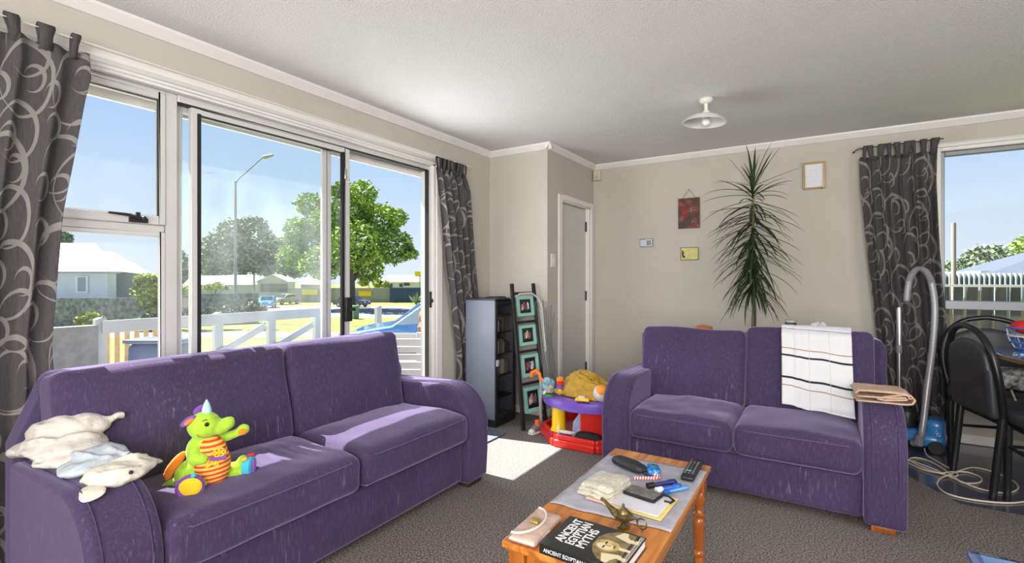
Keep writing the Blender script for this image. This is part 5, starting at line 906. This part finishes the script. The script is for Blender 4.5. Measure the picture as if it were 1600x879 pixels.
# spiky flax bush
fb_ = thing('flax_bush', 'spiky grey green flax bush in front of the dark blue wall', 'bush', O(650, 34.5)); mb = MB(); r_ = random.Random(4)
for k in range(60):
    a = r_.uniform(0, 2*PI); e_ = r_.uniform(.5, 1.4); L = r_.uniform(1.2, 2.1); d = Vector((math.cos(a)*math.cos(e_), math.sin(a)*math.cos(e_), math.sin(e_))); s_ = Vector((-math.sin(a), math.cos(a), 0))*.08; mb.add([s_, -s_, d*L*.6-s_+Vector((0, 0, 0)), d*L*.6+s_, d*L-Vector((0, 0, .1))], [(0, 1, 2, 3), (3, 2, 4)])
obj('leaves', mb, dusty, fb_, smooth=False)
# ---- stone fence in front of the pale house
stn = mat('dark_stone_fence', (.19, .195, .225), .95, var=.55, vscale=3.5, bump=.8, bscale=10)
T1 = 18.8; sf = MB(); sbox(sf, O(-60, T1), O(263, T1), .2, GS, zt(465, T1)); tag(obj('stone_fence', sf, stn), 'dark mottled stone fence in front of the pale house', 'fence')
sf = MB(); sbox(sf, O(268, T1), O(402, T1+1.5), .2, GS, zt(459.5, T1)); tag(obj('stone_fence', sf, stn), 'dark mottled fence continuing behind the street lamp', 'fence')
pg = thing('paling_fence', 'narrow grey paling gate between the two stone fences', 'fence', O(286, 18.2)); 
for k in range(6): obj('paling', MB().prism([(-.84+.28*k, 0), (-.60+.28*k, 0), (-.60+.28*k, 2.2), (-.84+.28*k, 2.2)], -.015, .015, 'y'), plain('grey_paling_%d' % k, 120+6*(k % 3), 120, 122, rough=.9), pg)
# ---- pale weatherboard house, far left
hw_ = plain('pale_blue_weatherboard', 185, 196, 214, rough=.8, var=.04, vscale=1); rfw = mat('white_metal_roof', (.62, .62, .63), .5); T2 = 34; hs_ = thing('house', 'pale blue weatherboard house with a white hipped roof at the far left', 'house', O(140, T2))
def rel(o_, mb): mb.v = [tuple(Vector(v)-o_.location) for v in mb.v]; return mb
mb = MB(); sbox(mb, O(-60, T2), O(168, T2), 1.5, GS, zt(424, T2)); sbox(mb, O(168, T2+3), O(213, T2+3), 1, GS, zt(424, T2)); obj('wall', rel(hs_, mb), hw_, hs_, smooth=False)
mb = MB(); e0, e1 = O(-70, T2-.6, 424), O(188, T2-.6, 424); r0, r1 = O(-70, T2+5, 378), O(148, T2+5, 380); b0, b1 = O(-70, T2+9, 424), O(196, T2+7, 424); b0.z = b1.z = e0.z
mb.add([e0, e1, b1, b0, r0, r1], [(0, 1, 5, 4), (1, 2, 5), (2, 3, 4, 5), (0, 4, 3), (0, 3, 2, 1)]); obj('roof', rel(hs_, mb), rfw, hs_, smooth=False)
mb = MB(); g0, g1, g2 = O(190, T2+2.4, 424), O(242, T2+2.4, 430), O(160, T2+5, 392); mb.add([g0, g1, O(240, T2+7, 430), O(200, T2+7, 430), g2, g2+Fw*2], [(0, 1, 4), (1, 2, 5, 4), (2, 3, 5), (3, 0, 4, 5), (0, 3, 2, 1)]); obj('roof', rel(hs_, mb), plain('grey_roof', 130, 134, 142, rough=.7), hs_, smooth=False)
mb = MB(); sbox(mb, O(118, T2-.08), O(137, T2-.08), .06, zt(457, T2), zt(431, T2)); wf = obj('window', rel(hs_, mb), plain('house_window_frame', 215, 220, 226), hs_, smooth=False)
mb = MB(); sbox(mb, O(121, T2-.12), O(133, T2-.12), .05, zt(455, T2), zt(433, T2)); obj('pane', rel(hs_, mb), plain('house_pane', 120, 138, 158, rough=.2), wf, smooth=False)
mb = MB(); sbox(mb, O(-70, T2-.62), O(188, T2-.62), .1, zt(427, T2), zt(424, T2)); obj('gutter', rel(hs_, mb), plain('gutter_grey', 130, 132, 138), hs_, smooth=False)
# ---- garage and long house across the street
T3 = 46; gr_ = thing('garage', 'grey gabled garage with a dark door across the street', 'garage', O(427, T3)); gw_ = plain('garage_wall', 168, 164, 160, rough=.8)
mb = MB(); a, b_, c_ = O(400, T3, 441), O(452, T3, 441), O(427, T3, 429.5); a0, b0 = O(402, T3), O(450, T3); d = Fw*3
mb.add([a0, b0, O(450, T3, 440), c_, O(402, T3, 440)]+[v+d for v in (a0, b0, O(450, T3, 440), c_, O(402, T3, 440))], [(0, 1, 2, 3, 4), (9, 8, 7, 6, 5), (0, 5, 6, 1), (1, 6, 7, 2), (4, 3, 8, 9), (3, 2, 7, 8), (0, 4, 9, 5)]); obj('wall', rel(gr_, mb), gw_, gr_, smooth=False)
mb = MB(); up_ = Vector((0, 0, .14)); n_ = -Fw*.3
for p, q_ in ((a, c_), (c_, b_)): mb.add([p+n_, q_+n_, q_+d, p+d, p+n_+up_, q_+n_+up_, q_+d+up_, p+d+up_], [(0, 3, 2, 1), (4, 5, 6, 7), (0, 1, 5, 4), (1, 2, 6, 5), (2, 3, 7, 6), (3, 0, 4, 7)])
obj('roof', rel(gr_, mb), plain('garage_roof', 190, 188, 186, rough=.6), gr_, smooth=False); mb = MB(); sbox(mb, O(407, T3-.08), O(449, T3-.08), .06, zt(456, T3), zt(443.5, T3)); obj('garage_door', rel(gr_, mb), plain('garage_door_grey', 92, 92, 98, rough=.5), gr_, smooth=False)
lh = thing('long_house', 'long low house with a white roof behind the stone fence', 'house', O(355, 48)); mb = MB(); sbox(mb, O(290, 48), O(402, 48), 3, GS, zt(444, 48)); obj('wall', rel(lh, mb), plain('pale_house_wall', 178, 182, 188, rough=.8), lh, smooth=False)
mb = MB(); e0, e1 = O(285, 47.5, 445), O(402, 47.5, 444); r0, r1 = O(300, 51, 431), O(402, 51, 429); mb.add([e0, e1, O(402, 52, 444), O(300, 52, 444), r0, r1], [(0, 1, 5, 4), (1, 2, 5), (2, 3, 4, 5), (0, 4, 3), (0, 3, 2, 1)]); obj('roof', rel(lh, mb), rfw, lh, smooth=False)
tree('garden_bush', 'green creeper heap above the stone fence', 'bush', 335, 30, 0, [(325, 449, 7), (340, 447, 8), (352, 450, 5)], shrubm, 900, .10, 61, .05)
# far fence with yellow banners, dark wall and buildings
T4 = 37; mb = MB(); sbox(mb, O(452, T4), O(610, T4), .12, GS, zt(449.5, T4)); tag(obj('board_fence', mb, plain('grey_boards', 150, 146, 142, rough=.9, var=.1, vscale=3, stretch=(1, 1, 8)), smooth=False), 'long grey board fence across the street with yellow banners', 'fence')
mb = MB(); sbox(mb, O(609, T4-.3), O(700, T4-.3), .15, GS, zt(449, T4)); tag(obj('blue_wall', mb, plain('dark_blue_wall', 62, 78, 108, rough=.8), smooth=False), 'dark blue grey wall across the street right of the street tree', 'wall')
yb = mat('yellow_banner', (.75, .55, .01), .6)
mb = MB(); sbox(mb, O(560, T4-.1), O(580, T4-.1), .06, zt(462, T4), zt(455, T4)); tag(obj('banner', mb, yb, smooth=False), 'yellow banner on the board fence right of the street tree trunk', 'banner')
mb = MB(); sbox(mb, O(472, T4-.1), O(496, T4-.1), .06, zt(460, T4), zt(452.5, T4)); tag(obj('banner', mb, yb, smooth=False), 'yellow banner on the board fence seen through the dusty glass', 'banner')
def bld(name, label, x0, x1, t, ytop, ridge, wcol, rcol, wins=()):
    o_ = thing(name, label, 'house', O((x0+x1)/2, t)); mb = MB(); sbox(mb, O(x0, t), O(x1, t), 2, GS, zt(ytop, t)); obj('wall', rel(o_, mb), wcol, o_, smooth=False)
    mb = MB(); e0, e1 = O(x0-2, t-.4, ytop), O(x1+2, t-.4, ytop); r0, r1 = O(x0+(x1-x0)*.2, t+3, ridge), O(x1-(x1-x0)*.2, t+3, ridge); mb.add([e0, e1, O(x1, t+5, ytop), O(x0, t+5, ytop), r0, r1], [(0, 1, 5, 4), (1, 2, 5), (2, 3, 4, 5), (0, 4, 3), (0, 3, 2, 1)]); obj('roof', rel(o_, mb), rcol, o_, smooth=False)
    for a_, b_, c0_, d0_ in wins: mb = MB(); sbox(mb, O(a_, t-.1), O(b_, t-.1), .06, zt(d0_, t), zt(c0_, t)); obj('window', rel(o_, mb), plain('far_pane', 70, 74, 82, rough=.3), o_, smooth=False)
bld('far_house', 'white house with dark windows above the grey fence and blue wall', 585, 690, 52, 440, 430, plain('white_house', 205, 204, 202), rfw, ((606, 613, 443, 449), (624, 629, 443, 448), (631, 640, 442, 446)))
bld('far_house', 'pale gabled building behind the left yellow banner', 470, 512, 58, 444, 431, plain('pale_gable', 178, 176, 172), rfw)
tk = thing('yellow_sign', 'yellow sign board at the right edge of the doorway view', 'sign', O(659, 50)); mb = MB(); sbox(mb, O(648, 50), O(672, 50), .1, zt(432, 50), zt(424, 50)); obj('board', rel(tk, mb), yb, tk, smooth=False); mb = MB(); sbox(mb, O(655, 50), O(657, 50), .12, GS, zt(430, 50)); obj('post', rel(tk, mb), gw_, tk, smooth=False)
# ---- cars
def car(name, label, px, t, L, Hh, Wd, paint, yaw, glassm=None, group=None):
    o_ = thing('car', label, 'car', O(px, t)+Vector((0, 0, 0 if t > 32 else .005)), yaw); a = L/2; pr = [(-a, .28), (-a+.05, .62), (-a+.12, .80), (-a*.48, .93), (-a*.16, Hh-.03), (a*.32, Hh), (a*.72, Hh*.72), (a-.10, Hh*.66), (a, .55), (a-.02, .28)]
    gl_ = glassm or plain('car_glass', 40, 48, 58, rough=.1)
    obj('body', MB().prism([(u, v) for u, v in pr], -Wd/2, Wd/2, 'y'), paint, o_, bevel=.07, seg=4); cab = [(-a*.44, .95), (-a*.16, Hh-.07), (a*.30, Hh-.06), (a*.62, Hh*.74)]
    gs = MB()
    for s_ in (-1, 1): gs.prism(cab, s_*(Wd/2)-.006, s_*(Wd/2)+.006, 'y')
    gs.add([(-a*.47, -Wd*.42, .95), (-a*.47, Wd*.42, .95), (-a*.19, Wd*.38, Hh-.06), (-a*.19, -Wd*.38, Hh-.06), (-a*.50, -Wd*.42, .955), (-a*.50, Wd*.42, .955), (-a*.22, Wd*.38, Hh-.035), (-a*.22, -Wd*.38, Hh-.035)], [(3, 2, 1, 0), (4, 5, 6, 7), (0, 1, 5, 4), (1, 2, 6, 5), (2, 3, 7, 6), (3, 0, 4, 7)])
    obj('windows', gs, gl_, o_)
    for sx in (-.62, .62):
        for sy in (-1, 1): w_ = obj('wheel', MB().lathe([(.05, -.1), (.28, -.1), (.31, -.06), (.31, .06), (.28, .1), (.05, .1)], 22, mx=Matrix.Translation((sx*a, sy*(Wd/2-.08), .31)) @ Matrix.Rotation(PI/2, 4, 'X')), M['black'], o_); obj('hub_cap', MB().lathe([(.02, -.105), (.18, -.104), (.18, .104), (.02, .105)], 16, mx=Matrix.Translation((sx*a, sy*(Wd/2-.08), .31)) @ Matrix.Rotation(PI/2, 4, 'X')), plain('hub', 170, 170, 172, rough=.3), w_)
    for sy in (-.6, .6): obj('headlight', MB().ell((-a+.05, sy*Wd/2, .66), (.05, .13, .07)), plain('headlight', 220, 222, 225, rough=.2), o_); obj('tail_light', MB().ell((a-.04, sy*Wd/2*1.1, .74), (.04, .10, .07)), plain('tail_light', 190, 30, 25, rough=.3), o_)
    return o_
bluep = mat('blue_car_paint', (.03, .16, .42), .25, coat=.8)
car('car', 'dark navy car parked by the street tree trunk', 550, 31.2, 4.4, 1.45, 1.75, mat('navy_car_paint', (.012, .018, .035), .2, coat=.9), TH+R(165))
car('car', 'small bright blue car on the street seen through the dusty glass', 418, 30.3, 3.4, 1.45, 1.6, mat('sky_blue_paint', (.04, .22, .55), .25, coat=.8), TH+R(108))
car('car', 'pale sand coloured car parked beyond the small blue car', 447, 34.5, 3.9, 1.42, 1.6, mat('sand_paint', (.36, .33, .26), .3, coat=.6), TH+R(62))
car('car', 'blue car on the drive close outside the open door, its bonnet to the left', 692, 10, 3.7, 1.38, 1.6, bluep, TH+R(4), plain('pale_windscreen', 130, 152, 168, rough=.15))
# ---- street lamp, service pole, utility box
pm_ = plain('galvanised_pole', 138, 140, 145, rough=.6); sl2 = thing('street_lamp', 'tall grey street lamp with a long slanting arm', 'street lamp', O(368, 20.5)); T5 = 20.5; z1 = zt(283, T5)-GS
obj('pole', MB().tube([(0, 0, 0), (0, 0, z1*.55), (0, 0, z1)], [.14, .11, .08], 12), pm_, sl2); d1 = O(410, T5, 246)-O(368, T5, 283); obj('arm', MB().tube([(0, 0, z1-.2), (d1.x*.12, d1.y*.12, z1+.2), (d1.x, d1.y, z1+d1.z)], .055, 10), pm_, sl2); d2 = O(427, T5, 242)-O(368, T5, 283)
obj('lamp_head', MB().tube([(d1.x*.98, d1.y*.98, z1+d1.z-.01), (d1.x*1.1, d1.y*1.1, z1+d1.z+.03), (d2.x, d2.y, z1+d2.z)], [.08, .17, .10], 12), plain('lamp_head_grey', 150, 150, 150), sl2)
tag(obj('service_pole', MB().tube([(0, 0, 0), (0, 0, zt(428, 40)-GS)], .18, 10), pm_, loc=O(397, 40)), 'short dark pole beside the garage', 'pole')
ub = thing('utility_box', 'grey green utility box on the verge below the street tree', 'utility box', O(552, 22.2)); obj('cabinet', MB().rbox((0, 0, .54), (.84, .60, 1.08), .03, 6), plain('grey_green_box', 105, 128, 112, rough=.7), ub); obj('lid', MB().rbox((0, 0, 1.12), (.92, .68, .10), .015, 5), plain('box_lid', 115, 138, 122, rough=.7), ub)
tag(obj('flying_bird', MB().ell((0, 0, 0), (.05, .14, .045)).add([(0, -.05, .0), (0, .06, 0), (.45, .05, .05), (.47, -.0, .05), (-.45, .05, .03), (-.47, 0, .03), (0, -.05, .02), (0, .06, .02)], [(0, 1, 2, 3), (1, 0, 5, 4), (6, 3, 2, 7), (7, 4, 5, 6)]), plain('grey_bird', 150, 155, 165), loc=O(328, 22, 270), rz=TH+R(15)), 'small grey gull gliding in the sky left of the street lamp', 'bird')
# ---- low white gate near the door
wg_ = thing('white_gate', 'low white rail gate with a dark planter rail just beyond the open door', 'gate', O(620, 6.0)+Vector((0, 0, .012)), TH)
for z_, h_ in ((.95, .19), (.62, .13), (.30, .13)): obj('gate_rail', B(-.70, .28, -.015, .015, z_, z_+h_), fw, wg_, bevel=.004)
obj('planter_rail', B(-.70, .28, .02, .10, .83, .94), plain('dark_planter', 100, 98, 96, rough=.9, var=.3, vscale=20), wg_, bevel=.004)
for x_ in (-.70, .24): obj('gate_post', B(x_, x_+.06, -.03, .03, 0, 1.15), fw, wg_, bevel=.004)
# ---- white slatted chair just outside the door
ch = thing('slatted_chair', 'white slatted garden chair just outside the open sliding door', 'garden chair', (-3.24, 3.40, -.595), TH+R(0)); wsl = mat('white_garden_paint', (.40, .40, .42), .5)
for k in range(11): z = .50+.072*k; obj('slat', B(-.34+.022*k, .34, .0-.02*k, .022-.02*k, z, z+.056), wsl, ch, bevel=.004)
for x_ in (-.17, .27): obj('upright', MB().beam((x_, .06, 0), (x_, -.18, 1.32), .04, .04, (1, 0, 0)), wsl, ch, bevel=.003)
for k in range(5): obj('seat_slat', B(-.30, .34, .08+.095*k, .155+.095*k, .46, .48), wsl, ch, bevel=.004)
for x_ in (-.29, .33): obj('leg', B(x_-.02, x_+.02, .50, .54, 0, .46), wsl, ch); obj('armrest', B(x_-.04, x_+.04, .0, .56, .68, .70), wsl, ch, bevel=.004); obj('arm_support', B(x_-.02, x_+.02, .50, .54, .48, .68), wsl, ch)
tag(obj('terracotta_ornament', MB().lathe([(.02, 0), (.05, .01), (.06, .05), (.035, .09), (.05, .12), (.042, .17), (.015, .20), (.004, .21)], 20), plain('terracotta', 150, 95, 65, rough=.8, var=.4, vscale=20), loc=O(663, 4.22, 519)), 'brown terracotta ornament on top of the white slatted chair', 'ornament')
# ================================================================ beyond the dining window
pal = thing('garden_fence', 'weathered timber paling fence beyond the dining window', 'fence', (1.6, 8.6, G)); gp = mat('grey_paling', (.075, .070, .076), .95, var=.5, vscale=7, stretch=(1, 1, .2)); cp_ = mat('sun_stripe_cream', (.33, .27, .19), .9, var=.2, vscale=6)  # cream strips stand in for sunlight showing between the palings
for k in range(50):
    x_ = -1.1+.135*k; obj('paling', B(x_, x_+.092, -.015, .015, .05, 1.72), gp, pal, smooth=False); h_ = 1.66-.10*((k*7) % 4); obj('sun_stripe', MB().prism([(x_+.094, .06), (x_+.132, .06), (x_+.132, h_-.2), (x_+.122, h_), (x_+.104, h_), (x_+.094, h_-.25)], .0, .02, 'y'), cp_, pal, smooth=False)
obj('fence_rail', B(-1.2, 5.8, -.06, -.02, 1.705, 1.735), plain('pale_rail', 175, 172, 168, rough=.8), pal, smooth=False)
pk_ = thing('corrugated_fence', 'pale green corrugated metal fence showing above the timber fence', 'fence', (2.0, 11.6, G)); pkm = plain('pale_green_paint', 108, 122, 120, rough=.6)
obj('corrugated_sheet', MB().grid(lambda u, v: (lerp(-1.6, 5.6, u), .03*math.sin(u*2*PI*110), lerp(0, 1.90, v)), 880, 1), pkm, pk_, solid=.004)
obj('top_rail', B(-1.6, 5.6, .06, .09, 1.80, 1.86), pkm, pk_, smooth=False)
gh = thing('neighbour_house', 'neighbouring house with a pale blue metal roof beyond the dining window', 'house', (0, 0, G)); obj('wall', B(3.3, 9.5, 16.6, 22, 0, 2.0), plain('neighbour_wall', 150, 165, 175), gh, smooth=False)
mb = MB(); mb.add([(2.95, 16.0, 1.78), (10, 16.0, 1.78), (10, 22, 1.78), (2.95, 22, 1.78), (6.9, 19.0, 3.30), (10, 19.0, 3.30)], [(0, 1, 5, 4), (1, 2, 5), (2, 3, 4, 5), (0, 4, 3), (0, 3, 2, 1)]); obj('roof', mb, mat('pale_blue_roof', (.085, .105, .135), .5), gh, smooth=False)
tag(obj('timber_pole', MB().lathe([(.032, 0), (.030, 2.58), (.03, 2.59), (.03, 2.66)], 12), plain('grey_timber', 150, 140, 130, rough=.9), loc=(1.68, 10.0, G)), 'round grey timber pole seen through the dining window', 'pole')
def tree2(name, label, base, blobs, m_, n_, size, seed):
    o_ = thing(name, label, 'tree', base); obj('foliage', leafcloud(blobs, n_, size, seed), m_, o_, smooth=False); obj('trunk', MB().tube([(0, 0, 0), (0, 0, blobs[0][2])], [.22, .1], 8), M['bark'], o_); return o_
tree2('garden_tree', 'round green tree beyond the dining window behind the blue roof', (6.6, 32, G), [(0, 0, 2.6, 1.0), (-1.1, 0, 2.1, .8), (1.0, 0, 2.3, .8), (-2.1, 0, 1.8, .6), (1.8, 0, 2.1, .6)], dusty, 3200, .11, 71)
tree2('garden_tree', 'green tree at the right edge of the dining window view', (9.6, 38, G), [(0, 0, 3.4, 1.0), (1.2, 0, 3.6, 1.2), (.2, 0, 2.6, .9)], bright, 2200, .12, 72)
tree2('garden_shrub', 'yellow green shrub just above the timber fence', (3.5, 24, G), [(0, 0, 1.6, .6), (-.9, 0, 1.5, .5), (.9, 0, 1.5, .5)], shrubm, 1600, .08, 73)
